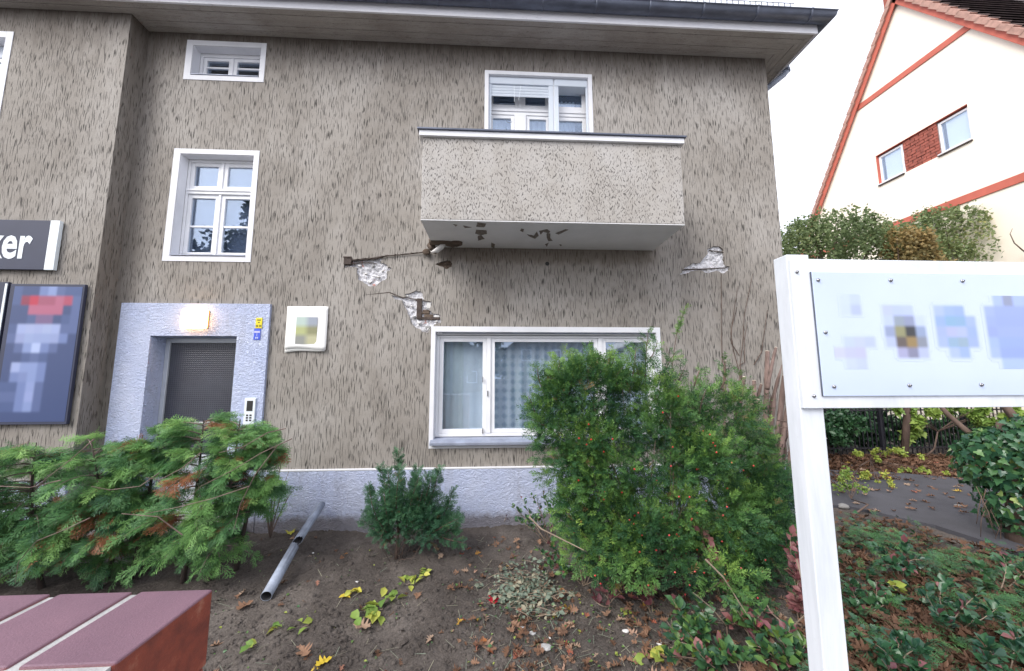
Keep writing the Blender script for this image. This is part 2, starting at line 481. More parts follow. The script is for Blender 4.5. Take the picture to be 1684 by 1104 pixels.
def clinker():
    m, n, b, L = newmat('purple_red_clinker')
    f = noise(n, L, 3, 4, 0.6)
    c = ramp(n, L, f, [(0.3, (0.14, 0.078, 0.108)), (0.7, (0.215, 0.118, 0.155))])
    g = noise(n, L, 330, 2, 0.8)
    c = mixc(n, L, 0.5, c, ramp(n, L, g, [(0.3, 0.62), (0.7, 1.3)]), 'MULTIPLY')
    # orange red body shows on the upright faces
    ge = N(n, 'ShaderNodeNewGeometry')
    sx = N(n, 'ShaderNodeSeparateXYZ')
    L.new(ge.outputs['Normal'], sx.inputs[0])
    side = noise(n, L, 22, 5, 0.7)
    sc_ = ramp(n, L, side, [(0.3, (0.13, 0.035, 0.028)), (0.6, (0.25, 0.06, 0.038)), (0.78, (0.38, 0.19, 0.13))])
    c = mixc(n, L, ramp(n, L, sx.outputs[2], [(0.1, 1.0), (0.45, 0.0)]), c, sc_)
    L.new(c, b.inputs['Base Color'])
    b.inputs['Roughness'].default_value = 0.55
    bump(n, L, b, mth(n, L, 'ADD', g, mth(n, L, 'MULTIPLY', side, 1.0)), 0.0015, 0.6)
    return m


M['clinker'] = clinker()


def damage_mat():
    m, n, b, L = newmat('broken_white_undercoat')
    f = noise(n, L, 26, 5, 0.7, None, 0.5)
    c = ramp(n, L, f, [(0.30, (0.36, 0.32, 0.30)), (0.42, (0.66, 0.66, 0.69)), (0.7, (0.80, 0.80, 0.84))])
    k = noise(n, L, 13, 2, 0.5)
    c = mixc(n, L, ramp(n, L, k, [(0.68, 0.0), (0.72, 0.8)]), c, (0.52, 0.20, 0.15))
    L.new(c, b.inputs['Base Color'])
    b.inputs['Roughness'].default_value = 0.95
    bump(n, L, b, f, 0.02, 0.9)
    return m


M['damage'] = damage_mat()
M['vcol'], _n, _b, _L = newmat('printed_film')
_a = N(_n, 'ShaderNodeAttribute', attribute_name='ink')
_L.new(_a.outputs['Color'], _b.inputs['Base Color'])
_b.inputs['Roughness'].default_value = 0.35


# ------------------------------------------------------------------ mesh helpers
def origin(o):
    v = Vector((0, 0, 0))
    while o is not None:
        v += o.location
        o = o.parent
    return v


def link(name, me, mat, parent=None, loc=None):
    o = bpy.data.objects.new(name, me)
    COL.objects.link(o)
    if parent is not None:
        o.parent = parent
    if loc is not None:
        o.location = loc
    if mat is not None and len(me.materials) == 0:
        me.materials.append(mat)
    return o


class MB:
    def __init__(s):
        s.v, s.f = [], []

    def add(s, vs, fs):
        k = len(s.v)
        s.v += [tuple(map(float, v)) for v in vs]
        s.f += [tuple(i + k for i in f) for f in fs]
        return s

    def box(s, x0, x1, y0, y1, z0, z1):
        if x0 > x1: x0, x1 = x1, x0
        if y0 > y1: y0, y1 = y1, y0
        if z0 > z1: z0, z1 = z1, z0
        return s.add([(x0, y0, z0), (x1, y0, z0), (x1, y1, z0), (x0, y1, z0), (x0, y0, z1), (x1, y0, z1), (x1, y1, z1), (x0, y1, z1)],
                     [(0, 3, 2, 1), (4, 5, 6, 7), (0, 1, 5, 4), (1, 2, 6, 5), (2, 3, 7, 6), (3, 0, 4, 7)])

    def hull(s, bottom, top):
        """prism between two equal rings"""
        n = len(bottom)
        k = [tuple(range(n))[::-1], tuple(range(n, 2 * n))]
        k += [(i, (i + 1) % n, n + (i + 1) % n, n + i) for i in range(n)]
        return s.add(list(bottom) + list(top), k)

    def tube(s, pts, rad, sides=6, cap=True):
        pts = [np.array(p, float) for p in pts]
        if isinstance(rad, (int, float)):
            rad = [rad] * len(pts)
        rings = []
        prev = None
        for i, p in enumerate(pts):
            t = pts[min(i + 1, len(pts) - 1)] - pts[max(i - 1, 0)]
            t = t / (np.linalg.norm(t) + 1e-9)
            a = prev if prev is not None else (np.array([0, 0, 1.0]) if abs(t[2]) < 0.9 else np.array([1.0, 0, 0]))
            a = a - t * (a @ t)
            a /= np.linalg.norm(a) + 1e-9
            prev = a
            b = np.cross(t, a)
            rings.append([p + rad[i] * (math.cos(2 * math.pi * j / sides) * a + math.sin(2 * math.pi * j / sides) * b) for j in range(sides)])
        vs = [v for r in rings for v in r]
        fs = []
        for i in range(len(pts) - 1):
            for j in range(sides):
                fs.append((i * sides + j, i * sides + (j + 1) % sides, (i + 1) * sides + (j + 1) % sides, (i + 1) * sides + j))
        if cap:
            fs.append(tuple(range(sides))[::-1])
            fs.append(tuple((len(pts) - 1) * sides + j for j in range(sides)))
        return s.add(vs, fs)

    def build(s, name, mat, parent=None, bevel=0.0, smooth=False, seg=2):
        me = bpy.data.meshes.new(name)
        o0 = origin(parent) if parent is not None else Vector((0, 0, 0))
        me.from_pydata([(v[0] - o0.x, v[1] - o0.y, v[2] - o0.z) for v in s.v], [], s.f)
        me.update()
        if smooth:
            me.polygons.foreach_set('use_smooth', [True] * len(me.polygons))
        o = link(name, me, M[mat] if isinstance(mat, str) else mat, parent)
        if bevel:
            md = o.modifiers.new('bevel', 'BEVEL')
            md.width = bevel
            md.segments = seg
            md.limit_method = 'ANGLE'
            md.angle_limit = math.radians(35)
        return o


def thing(name, label, cat, loc=(0, 0, 0), group=None):
    o = bpy.data.objects.new(name, None)
    COL.objects.link(o)
    o.location = loc
    o.empty_display_size = 0.1
    o['label'] = label
    o['category'] = cat
    if group:
        o['group'] = group
    return o


def tag(o, label, cat, group=None, kind=None):
    o['label'] = label
    o['category'] = cat
    if group: o['group'] = group
    if kind: o['kind'] = kind
    return o


def structure(o):
    o['kind'] = 'structure'
    return o


def bulk(name, mat, V, Fc, parent=None, tint=None, smooth=False):
    """V (n,3) world coords, Fc (m,k) same-size polygons"""
    me = bpy.data.meshes.new(name)
    o0 = origin(parent) if parent is not None else Vector((0, 0, 0))
    V = np.asarray(V, dtype=np.float32) - np.array([o0.x, o0.y, o0.z], dtype=np.float32)
    Fc = np.asarray(Fc, dtype=np.int32)
    m, k = Fc.shape
    me.vertices.add(len(V))
    me.vertices.foreach_set('co', V.ravel())
    me.loops.add(m * k)
    me.loops.foreach_set('vertex_index', Fc.ravel())
    me.polygons.add(m)
    me.polygons.foreach_set('loop_start', np.arange(0, m * k, k, dtype=np.int32))
    me.polygons.foreach_set('loop_total', np.full(m, k, dtype=np.int32))
    if smooth:
        me.polygons.foreach_set('use_smooth', np.ones(m, dtype=bool))
    me.update(calc_edges=True)
    if tint is not None:
        a = me.attributes.new('tint', 'FLOAT', 'POINT')
        a.data.foreach_set('value', np.asarray(tint, dtype=np.float32))
    return link(name, me, M[mat] if isinstance(mat, str) else mat, parent)


def norm(a):
    return a / (np.linalg.norm(a, axis=-1, keepdims=True) + 1e-9)


def frames(d, up):
    """rotation matrices whose columns are (growth direction, side, normal)"""
    x = norm(d)
    y = norm(np.cross(up, x))
    z = np.cross(x, y)
    return np.stack([x, y, z], axis=-1)


def scatter(T, pos, R, sc_, tint):
    """T=(V,F) template; returns stacked arrays"""
    V, Fc = T
    n = len(pos)
    W = np.einsum('nij,vj->nvi', R, V) * np.asarray(sc_)[:, None, None] + pos[:, None, :]
    FF = (Fc[None] + (np.arange(n) * len(V))[:, None, None]).reshape(-1, Fc.shape[1])
    return W.reshape(-1, 3), FF, np.repeat(tint, len(V))


def scatter_many(parts):
    Vs, Fs, Ts, k = [], [], [], 0
    for V, Fc, t in parts:
        Vs.append(V); Fs.append(Fc + k); Ts.append(t); k += len(V)
    return np.concatenate(Vs), np.concatenate(Fs), np.concatenate(Ts)


# leaf and spray templates -------------------------------------------------
def t_yew(seed, n=19, L=1.0):
    r = np.random.default_rng(seed)
    V, Fc = [], []
    for i in range(n):
        t = 0.04 + 0.92 * i / (n - 1)
        a = (i % 2) * math.pi + r.normal(0, 0.55) + (0.0 if r.random() < .8 else 1.5)
        ln = (0.36 if t < .85 else 0.28) * r.uniform(.8, 1.15)
        fw_ = r.uniform(.5, .95) + t * .5
        side = np.array([0, math.cos(a), math.sin(a) * .7 + .12])
        d = np.array([fw_ * .8, 0, 0]) + side
        d /= np.linalg.norm(d)
        w = np.cross(d, [0.2, .1, 1.0]); w /= np.linalg.norm(w)
        p = np.array([t * L, 0, 0.03 * math.sin(t * 3)])
        k = len(V)
        V += [p, p + d * ln * .55 + w * .036, p + d * ln, p + d * ln * .55 - w * .036]
        Fc += [(k, k + 1, k + 2, k + 3)]
    k = len(V)
    V += [np.array([-.05, -.012, 0]), np.array([L, 0, .0]), np.array([-.05, .012, 0]), np.array([-.05, 0, -.012])]
    Fc += [(k, k + 1, k + 2, k + 3)]
    return np.array(V), np.array(Fc)


def t_thuja(seed):
    r = np.random.default_rng(seed)
    V, Fc = [], []

    def lens(p, d, ln, w, z=0.0):
        d = np.array(d, float); d /= np.linalg.norm(d)
        s = np.cross([0, 0, 1.0], d)
        k = len(V)
        V.extend([p - s * w * .5, p + d * ln * .6 - s * w, p + d * ln + np.array([0, 0, z]), p + d * ln * .6 + s * w])
        Fc.append((k, k + 1, k + 2, k + 3))
    lens(np.zeros(3), [1, 0, 0], 1.0, .016, -.12)
    n = 7
    for i in range(n):
        t = .10 + .82 * i / n
        for sg in (-1, 1):
            a = math.radians(r.uniform(28, 48))
            ln = .50 * (1 - t * .7) * r.uniform(.55, 1.25)
            p = np.array([t, 0, -.10 * t * t])
            d = np.array([math.cos(a), sg * math.sin(a), r.uniform(-.45, .25)])
            d /= np.linalg.norm(d)
            lens(p, d, ln, .017, -.06)
            for q in ((.35, 1), (.6, -1)):
                b = a * sg + q[1] * math.radians(r.uniform(32, 46))
                lens(p + d * ln * q[0], [math.cos(b), math.sin(b), r.uniform(-.4, .2)], ln * .42, .014)
    return np.array(V), np.array(Fc)


def t_leaf(w=.32, fold=.12, tip=1.0):
    V = np.array([(0, 0, 0), (.28, w * .8, fold), (.6, w, fold * 1.1), (tip, 0, -.1), (.6, -w, fold * 1.1), (.28, -w * .8, fold), (.3, 0, 0), (.62, 0, -.03)])
    Fc = np.array([(0, 6, 1, 1), (1, 6, 7, 2), (2, 7, 3, 3), (0, 5, 6, 6), (5, 4, 7, 6), (4, 3, 7, 7)])
    return V, Fc


def outline_leaf(pts, curl=.1, seed=0):
    """closed 2D outline around the midrib as a fan with some curl"""
    r = np.random.default_rng(seed)
    P = np.array(pts, float)
    z = curl * (P[:, 1] ** 2 * 3 + r.normal(0, .12, len(P)) + .3 * (P[:, 0] - .5) ** 2)
    V = np.column_stack([P, z])
    c = np.array([[.5, 0, -.02]])
    V = np.vstack([V, c])
    n = len(P)
    return V, np.array([(i, (i + 1) % n, n) for i in range(n)])


OAK = [(-.25, 0), (0, .03), (.1, .16), (.2, .07), (.28, .12), (.33, .38), (.4, .30), (.44, .12), (.52, .14), (.6, .42), (.68, .31), (.7, .13), (.78, .15), (.86, .26), (.9, .1), (1.02, 0)]
OAK = OAK + [(x, -y) for x, y in OAK[-2:0:-1]]
MAPLE = [(-.3, 0), (0, .02), (.02, .25), (-.1, .45), (.12, .40), (.22, .62), (.34, .42), (.42, .30), (.55, .45), (.6, .30), (.72, .28), (.74, .14), (1.0, 0)]
MAPLE = MAPLE + [(x, -y) for x, y in MAPLE[-2:0:-1]]
IVY = [(0, .02), (-.08, .28), (.12, .48), (.30, .30), (.5, .34), (.55, .2), (1.0, 0)]
IVY = IVY + [(x, -y) for x, y in IVY[-2:0:-1]] + [(0, -.02)]
BIRCH = (np.array([(0, 0, 0), (.4, .36, .05), (1, 0, 0), (.4, -.36, .05)]), np.array([(0, 1, 2, 3)]))
T_OAK = [outline_leaf(OAK, .5, i) for i in range(3)]
T_MAPLE = [outline_leaf(MAPLE, .35, i) for i in range(2)]
T_IVY = [outline_leaf(IVY, .15, i) for i in range(2)]
T_YEW = [t_yew(i) for i in range(4)]
T_THUJA = [t_thuja(i) for i in range(4)]
T_LEAF = t_leaf()


def rnd_dirs(n, zmin=-1.0, rng=RNG):
    z = rng.uniform(zmin, 1, n)
    a = rng.uniform(0, 2 * math.pi, n)
    s = np.sqrt(1 - z * z)
    return np.column_stack([s * np.cos(a), s * np.sin(a), z])


# ------------------------------------------------------------------ ground
def gh(x, y):
    """height of the garden bed"""
    x = np.asarray(x, float); y = np.asarray(y, float)
    h = .016 * np.sin(1.7 * x + .6) * np.cos(2.1 * y) + .010 * np.sin(5.3 * x + 2 * y) + .007 * np.sin(9.7 * y - 4 * x + 1) + .005 * np.sin(21 * x + 13 * y) + .004 * np.sin(17 * y - 25 * x)
    return h + .03 * np.exp(-((x - 2.2) ** 2 / 1.5 + (y + 1.6) ** 2 / .8))


def grid(x0, x1, y0, y1, st, zf):
    xs = np.arange(x0, x1 + st / 2, st); ys = np.arange(y0, y1 + st / 2, st)
    X, Y = np.meshgrid(xs, ys)
    Z = zf(X, Y)
    V = np.column_stack([X.ravel(), Y.ravel(), Z.ravel()])
    nx, ny = len(xs), len(ys)
    i = np.arange((ny - 1) * nx).reshape(ny - 1, nx)[:, :-1].ravel()
    return V, np.column_stack([i, i + 1, i + nx + 1, i + nx])


structure(bulk('ground', 'soil', *grid(-200, 200, -200, 200, 20, lambda X, Y: X * 0 - .06)))
V, Fc = grid(-9, 16, -4.2, 5.0, .035, lambda X, Y: gh(X, Y) + .006 * RNG.normal(0, 1, X.shape) * (Y < 1))
structure(bulk('garden_soil', 'soil', V, Fc, smooth=True))
p = MB()
p.add([(-60, -4.6 - 30, -.02), (60, -34.6, -.02), (60, -8, -.02), (-60, -8, -.02)], [(0, 1, 2, 3)])
structure(p.build('street', 'street'))
p = MB().box(-60, 60, -8, -4.25, -.3, .03)
structure(p.build('pavement', 'paving'))
# asphalt drive that passes the right end of the house
near = [G(1230, 838), G(1390, 838), G(1470, 856), G(1540, 872), G(1640, 905), G(1760, 950)]
far = [G(1230, 775), G(1370, 778), G(1470, 782), G(1560, 790), G(1640, 796), G(1760, 806)]
p = MB()
ring = [(q[0], q[1], .055) for q in near]
ring2 = [(q[0], q[1], .055) for q in far]
for i in range(5):
    p.add([ring[i], ring[i + 1], ring2[i + 1], ring2[i]], [(0, 1, 2, 3)])
    p.add([(ring[i][0], ring[i][1], -.1), (ring[i + 1][0], ring[i + 1][1], -.1), ring[i + 1], ring[i]], [(0, 1, 2, 3)])
structure(p.build('driveway', 'asphalt'))

# ------------------------------------------------------------------ the damaged house
XL, XR, ZT = -4.73, 4.02, 6.53
BY = -.24
house = thing('house', 'grey brown rendered two storey house with a cracked facade, balcony and pale blue plinth', 'house', (0, 0, 0))


def rect_px(a, b, c, d, Y=0.0):
    """four measured corners (top left, top right, bottom right, bottom left) -> x0,x1,z0,z1"""
    A, B, C_, D_ = F(*a, Y), F(*b, Y), F(*c, Y), F(*d, Y)
    return (A[0] + D_[0]) / 2, (B[0] + C_[0]) / 2, (C_[2] + D_[2]) / 2, (A[2] + B[2]) / 2


def hole_rect(r):
    x0, x1, z0, z1 = r
    return [(x0, z0), (x1, z0), (x1, z1), (x0, z1)]


def jag(poly, seed, amp=.012, n=4):
    r = np.random.default_rng(seed)
    out = []
    for i in range(len(poly)):
        a = np.array(poly[i]); b = np.array(poly[(i + 1) % len(poly)])
        for k in range(n):
            t = k / n
            q = a * (1 - t) + b * t
            if k:
                q = q + r.normal(0, amp, 2) * min(1, np.linalg.norm(b - a) / .08)
            out.append((float(q[0]), float(q[1])))
    return out


def inside(pt, poly):
    x, y = pt
    c = False
    j = len(poly) - 1
    for i in range(len(poly)):
        xi, yi = poly[i]; xj, yj = poly[j]
        if (yi > y) != (yj > y) and x < (xj - xi) * (y - yi) / (yj - yi) + xi:
            c = not c
        j = i
    return c


def wall_with_holes(name, outline, holes, Y, mat, parent, depths):
    pts, edges = [], []
    for poly in [outline] + holes:
        k = len(pts)
        pts += [Vector(q) for q in poly]
        edges += [(k + i, k + (i + 1) % len(poly)) for i in range(len(poly))]
    v, e, f, *_ = delaunay_2d_cdt(pts, edges, [], 0, 1e-5)
    keep = []
    for t in f:
        c = sum((v[i] for i in t), Vector((0, 0))) / len(t)
        if inside(c, outline) and not any(inside(c, h) for h in holes):
            keep.append(tuple(t))
    m = MB()
    m.add([(q.x, Y, q.y) for q in v], keep)
    for h, d in zip([outline] + holes, [.3] + depths):
        n = len(h)
        m.add([(q[0], Y, q[1]) for q in h] + [(q[0], Y + d, q[1]) for q in h],
              [(i, (i + 1) % n, n + (i + 1) % n, n + i) for i in range(n)])
    return m.build(name, mat, parent)


W_small = rect_px((308, 67), (439, 71), (434, 136), (302, 131))
W_mid = rect_px((287, 245), (428, 248), (412, 431), (267, 430))
W_balc = rect_px((797, 116), (973, 123), (976, 218), (797, 213))
W_balc = (W_balc[0], W_balc[1], 3.72, W_balc[3])
W_big = (F(707, 640)[0], F(1088, 600)[0], F(701, 738)[2], F(710, 537)[2])
SUR = (F(203, 500)[0], F(449, 501)[0], 0, F(320, 500)[2])        # pale blue door surround
SUR = (-4.62, SUR[1] - .01, 0.0, SUR[3])
DOOR = ((F(253, 553)[0] + F(236, 690)[0]) / 2, F(389, 600)[0], 0.12, F(320, 553)[2])


def inset(r, a, b=None, c=None, d=None):
    b = a if b is None else b; c = a if c is None else c; d = a if d is None else d
    return (r[0] + a, r[1] - b, r[2] + c, r[3] - d)


I_small = inset(W_small, .085, .07, .07, .075)
I_mid = inset(W_mid, .085, .07, .07, .07)
I_balc = inset(W_balc, .055, .055, .0, .055)
I_big = inset(W_big, .055, .055, .06, .07)

s5 = lambda L_: [tuple(F(540 + a / 5.8125, 370 + b / 5.8125)[[0, 2]]) for a, b in L_]
s6 = lambda L_: [tuple(F(1040 + a / 5.81, 370 + b / 5.81)[[0, 2]]) for a, b in L_]
dm1 = jag(s5([(145, 425), (150, 335), (220, 345), (400, 335), (530, 312), (495, 355), (560, 385), (610, 415), (560, 440), (560, 510), (505, 540), (450, 585), (380, 585), (325, 540), (280, 520), (270, 405), (190, 395)]), 1, .006, 3)
dm2 = jag(s5([(600, 672), (735, 690), (735, 660), (800, 645), (830, 628), (875, 632), (905, 665), (905, 715), (985, 735), (985, 770), (962, 820), (1010, 850), (1075, 865), (1072, 940), (1010, 952), (975, 990), (950, 1030), (880, 1000), (835, 985), (792, 930), (770, 870), (735, 790), (705, 720), (640, 712)]), 2, .006, 3)
dm3 = jag(s6([(450, 470), (495, 412), (560, 380), (650, 360), (690, 310), (720, 270), (715, 235), (770, 205), (830, 205), (872, 240), (880, 330), (890, 390), (932, 402), (925, 430), (880, 460), (800, 440), (730, 462), (640, 432), (560, 442), (500, 468)]), 3, .005, 3)
dm4 = jag(s5([(1020, 375), (1100, 345), (1165, 338), (1185, 370), (1180, 400), (1130, 425), (1090, 400)]), 4, .004, 3)
facade_outline = [(XL, 0), (XR, 0), (XR, ZT + .1), (XL, ZT + .1)]
holes = [hole_rect(I_small), hole_rect(I_mid), hole_rect(I_balc), hole_rect(I_big), hole_rect(DOOR), dm1, dm2, dm3, dm4]
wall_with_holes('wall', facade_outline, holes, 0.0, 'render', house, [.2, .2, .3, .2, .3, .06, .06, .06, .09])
# bay on the left, 24 cm proud of the main front
WB = (F(-170, 55, BY)[0], F(26.5, 54, BY)[0] - .02, 4.75, F(24, 53, BY)[2])
I_WB = inset(WB, .085)
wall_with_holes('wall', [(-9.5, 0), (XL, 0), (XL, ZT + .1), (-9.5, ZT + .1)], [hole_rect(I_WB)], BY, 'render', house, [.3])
p = MB()
p.add([(XR, .3, 0), (XR, 9, 0), (XR, 9, ZT + .1), (XR, .3, ZT + .1)], [(0, 1, 2, 3)])
p.add([(XL, 9, 0), (-9.5, 9, 0), (-9.5, 9, ZT), (XL, 9, ZT), (XR, 9, 0), (XR, 9, ZT)], [(0, 1, 2, 3), (4, 0, 3, 5)])
p.add([(-9.5, 0, 0), (-9.5, 9, 0), (-9.5, 9, ZT), (-9.5, 0, ZT)], [(0, 1, 2, 3)])
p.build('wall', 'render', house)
# dark rooms behind the windows
p = MB()
for (x0, x1, z0, z1) in [(-6.8 - 2.3, -5.0, 3.2, 6.3), (-4.6, -2.4, 3.2, 6.3), (-1.4, 3.6, 3.2, 6.3), (-1.6, 3.8, .3, 2.95), (-4.6, -2.3, .1, 2.9)]:
    y0, y1 = .302 if z0 < .2 or z1 > 6 and x0 > -2 else .202, 3.2
    p.add([(x0, y0, z0), (x1, y0, z0), (x1, y1, z0), (x0, y1, z0), (x0, y0, z1), (x1, y0, z1), (x1, y1, z1), (x0, y1, z1)],
          [(0, 1, 2, 3), (4, 7, 6, 5), (1, 5, 6, 2), (2, 6, 7, 3), (3, 7, 4, 0)])
p.build('interior_room', 'dark', house)

# broken-out patches: uneven undercoat 3-5 cm behind the face
for k, poly in enumerate([dm1, dm2, dm3, dm4]):
    P = np.array(poly)
    x0, z0 = P.min(0) - .01; x1, z1 = P.max(0) + .01
    r = np.random.default_rng(50 + k)
    st = .013
    xs = np.arange(x0, x1 + st, st); zs = np.arange(z0, z1 + st, st)
    X, Z = np.meshgrid(xs, zs)
    cell = r.uniform(-.006, .006, (40, 80))
    ci = ((Z - z0) / .045).astype(int) % 40
    cj = ((X - x0 + .03 * (ci % 2)) / .075).astype(int) % 80
    Y = .027 + cell[ci, cj] + r.normal(0, .005, X.shape) + .010 * r.uniform(-1, 1, (60, 60))[(Z / .023).astype(int) % 60, ((X + Z * .6) / .031).astype(int) % 60]
    Y = np.maximum(Y, .008)
    Vv = np.column_stack([X.ravel(), Y.ravel(), Z.ravel()])
    nx, ny = len(xs), len(zs)
    i = np.arange((ny - 1) * nx).reshape(ny - 1, nx)[:, :-1].ravel()
    o = bulk('exposed_undercoat', 'damage' if k < 3 else 'rot', Vv, np.column_stack([i, i + 1, i + nx + 1, i + nx]), house)
    o['label'] = ['broken out patch of white undercoat below the rusty bar', 'stepped broken patch at the top corner of the big window',
                  'broken out patch right of the balcony', 'dark hole under the balcony'][k]


def lump(c, r, seed, n=3, amp=.25):
    """uneven boulder-like mesh"""
    import bmesh
    bm = bmesh.new()
    bmesh.ops.create_icosphere(bm, subdivisions=n, radius=1.0)
    rr = np.random.default_rng(seed)
    D = rnd_dirs(14, -1, rr)
    A = rr.uniform(-1, 1, 14)
    vs, fs = [], []
    for v in bm.verts:
        q = np.array(v.co)
        k = 1 + amp * float(np.sum(A * np.maximum(0, D @ q) ** 4)) + rr.normal(0, amp * .12)
        vs.append(np.array(c) + q * k * np.array(r))
    for f in bm.faces:
        fs.append(tuple(v.index for v in f.verts))
    bm.free()
    return vs, fs


def P5(a, b, Y):
    return F(540 + a / 5.8125, 370 + b / 5.8125, Y)


# beam head, rusted flat bar along the crack, decayed beam stub and plaster lump under the balcony
p = MB()
a, b = P5(148, 305, -.02), P5(216, 378, -.02)
p.box(a[0], b[0], -.022, .05, b[2], a[2])
p.box(a[0] - .006, b[0] + .008, -.03, -.02, a[2] - .012, a[2] + .004)
p.build('beam_head', 'rust', house, .004)
p = MB()
path = [P5(215, 338, -.012), P5(330, 330, -.016), P5(470, 316, -.018), P5(560, 297, -.016), P5(700, 285, -.016), P5(830, 272, -.018), P5(945, 258, -.03)]
p.tube(path, [.010, .012, .011, .008, .007, .008, .010], 5)
rr_ = np.random.default_rng(2)
for i in range(26):                       # scale lifting off the bar in ragged slivers
    q = rr_.uniform(0, .98) * (len(path) - 1); k = int(q); c = path[k] * (1 - q + k) + path[k + 1] * (q - k)
    L2 = rr_.uniform(.02, .06)
    p.tube([c + [-L2, -.004, rr_.uniform(-.008, .012)], c + [0, -.008, rr_.uniform(-.004, .010)], c + [L2, -.002, rr_.uniform(-.008, .010)]], [.001, rr_.uniform(.004, .009), .001], 4)
p.tube([P5(190, 388, -.004), P5(240, 372, -.006), P5(330, 362, -.006), P5(430, 366, -.006), P5(470, 378, -.004)], [.006, .009, .008, .007, .003], 4)
p.build('rusty_bar', 'rust', house)
p = MB()
p.tube([P5(1240, 180, -.16), P5(1180, 165, -.18), P5(1090, 155, -.2), P5(1010, 158, -.2), P5(965, 165, -.2)], [.045, .052, .05, .046, .035], 9)
vs, fs = lump(P5(1200, 172, -.19), (.11, .06, .05), 3, 2, .35); p.add(vs, fs)
vs, fs = lump(P5(975, 205, -.12), (.06, .06, .06), 5, 2, .55); p.add(vs, fs)
vs, fs = lump(P5(935, 262, -.05), (.05, .04, .04), 6, 2, .4); p.add(vs, fs)
vs, fs = lump(P5(1010, 240, -.1), (.05, .05, .045), 7, 2, .4); p.add(vs, fs)
p.build('decayed_beam_stub', 'rot', house)
p = MB()
A_, B_ = P5(985, 262, -.2), P5(1118, 190, -.2)
p.tube([A_, A_ * .6 + B_ * .4 + np.array([0, 0, -.012]), A_ * .25 + B_ * .75, B_], [.012, .034, .036, .01], 7)
p.build('plaster_lump', 'stone', house, smooth=True)
p = MB()                                                     # rusted angle iron inside the stepped patch
a, b = P5(848, 702, .0), P5(890, 896, .0)
p.box(a[0], b[0], -.004, .03, b[2], a[2])
c_, d_ = P5(850, 880, 0), P5(1062, 905, 0)
p.box(c_[0] + .0, d_[0], .001, .028, d_[2], c_[2])
p.build('angle_iron', 'rust', house, .002)
for q, (a0, b0, a1, b1, mt) in enumerate([(900, 812, 965, 850, 'rot'), (915, 855, 1000, 885, 'rot'), (1005, 865, 1062, 900, 'stone'), (940, 740, 980, 800, 'stone'), (925, 965, 975, 988, 'mortar')]):
    a, b = P5(a0, b0, .0), P5(a1, b1, .0)
    MB().box(a[0], b[0], -.002 + .003 * q, .04, b[2], a[2]).build('brick', mt, house, .006)
for q, (a, b, sz, mt) in enumerate([(300, 395, .022, 'stone'), (360, 470, .020, 'stone'), (430, 400, .018, 'mortar'), (480, 500, .021, 'stone'), (400, 545, .022, 'stone'), (520, 440, .016, 'stone'), (180, 410, .012, 'rot'), (250, 372, .014, 'rot'),
                                  (760, 680, .014, 'stone'), (800, 780, .018, 'stone'), (820, 880, .019, 'mortar'), (870, 940, .020, 'stone'), (930, 880, .018, 'rot'), (985, 905, .016, 'rot'), (1035, 925, .014, 'stone'), (890, 840, .017, 'rot'), (840, 720, .010, 'rot'), (940, 810, .013, 'mortar'), (960, 1000, .014, 'stone')]):
    c = P5(a, b, .012)
    vs, fs = lump(c, (sz, .016, sz * .8), 500 + q, 2, .45)
    MB().add(vs, fs).build('rubble', mt, house)
p = MB()                                                     # dark slot under the right patch, its flat bar
a, b = F(1124, 443.5, 0), F(1196, 441.5, 0)
p.tube([a + [0, .006, 0], (a + b) / 2 + [0, .004, .0], b + [0, .006, .01]], [.010, .008, .007], 4)
a, b = F(1166, 412, 0), F(1190, 415, 0)
p.tube([a + [0, .004, 0], b + [0, .004, 0]], [.008, .010], 4)
p.build('rusty_bar', 'rust', house)
# hairline cracks in the render as thin dark gashes standing in the surface
def gash(pts, w, Y=-.0015):
    m = MB()
    n = len(pts)
    for i in range(n - 1):
        a = F(*pts[i], Y); b = F(*pts[i + 1], Y)
        d = b - a; d[1] = 0; d /= np.linalg.norm(d); s = np.array([-d[2], 0, d[0]]) * w
        wa = s * (1 if i else .2); wb = s * (1 if i < n - 2 else .2)
        m.add([a - wa, b - wb, b + wb, a + wa], [(0, 1, 2, 3)])
    m.build('crack', 'rust', house)


gash([(601, 485), (640, 481), (660, 489), (690, 493), (709, 497)], .006, -.003)

# plinth, door surround
pt_z = .69
segs = [(SUR[1] + .0, XR + .03)]
p = MB()
for x0, x1 in segs:
    p.box(x0, x1, -.03, .0 - .001, -.05, pt_z)
p.box(XR + .001, XR + .03, 0, 9, -.05, pt_z)
p.build('plinth', 'blue', house, .006)
p = MB()
p.box(SUR[1] + .001, XR + .028, -.034, -.001, pt_z + .001, pt_z + .022)
p.build('plinth_edge', 'white_plaster', house, .005)
p = MB()
for (x0, x1, z0, z1) in [(SUR[0], DOOR[0], 0, SUR[3]), (DOOR[1], SUR[1] - .001, 0, SUR[3]), (DOOR[0] + .0005, DOOR[1] - .0005, DOOR[3], SUR[3])]:
    p.box(x0, x1, -.035, -.001, z0, z1)
for x0, x1 in ((DOOR[0], DOOR[0] + .004), (DOOR[1] - .004, DOOR[1])):
    p.box(x0, x1, -.001, .2, .1, DOOR[3] - .001)
p.box(DOOR[0] + .004, DOOR[1] - .004, -.001, .2, DOOR[3] - .005, DOOR[3] - .001)
p.build('door_surround', 'blue', house)
MB().box(-9.5, XL - .001, BY - .03, BY - .001, -.05, pt_z).build('plinth', 'blue', house, .006)
# doorstep and path to it
MB().box(SUR[0] + .1, SUR[1] - .1, -.65, -.036, -.05, .115).build('doorstep', 'paving', house, .008)

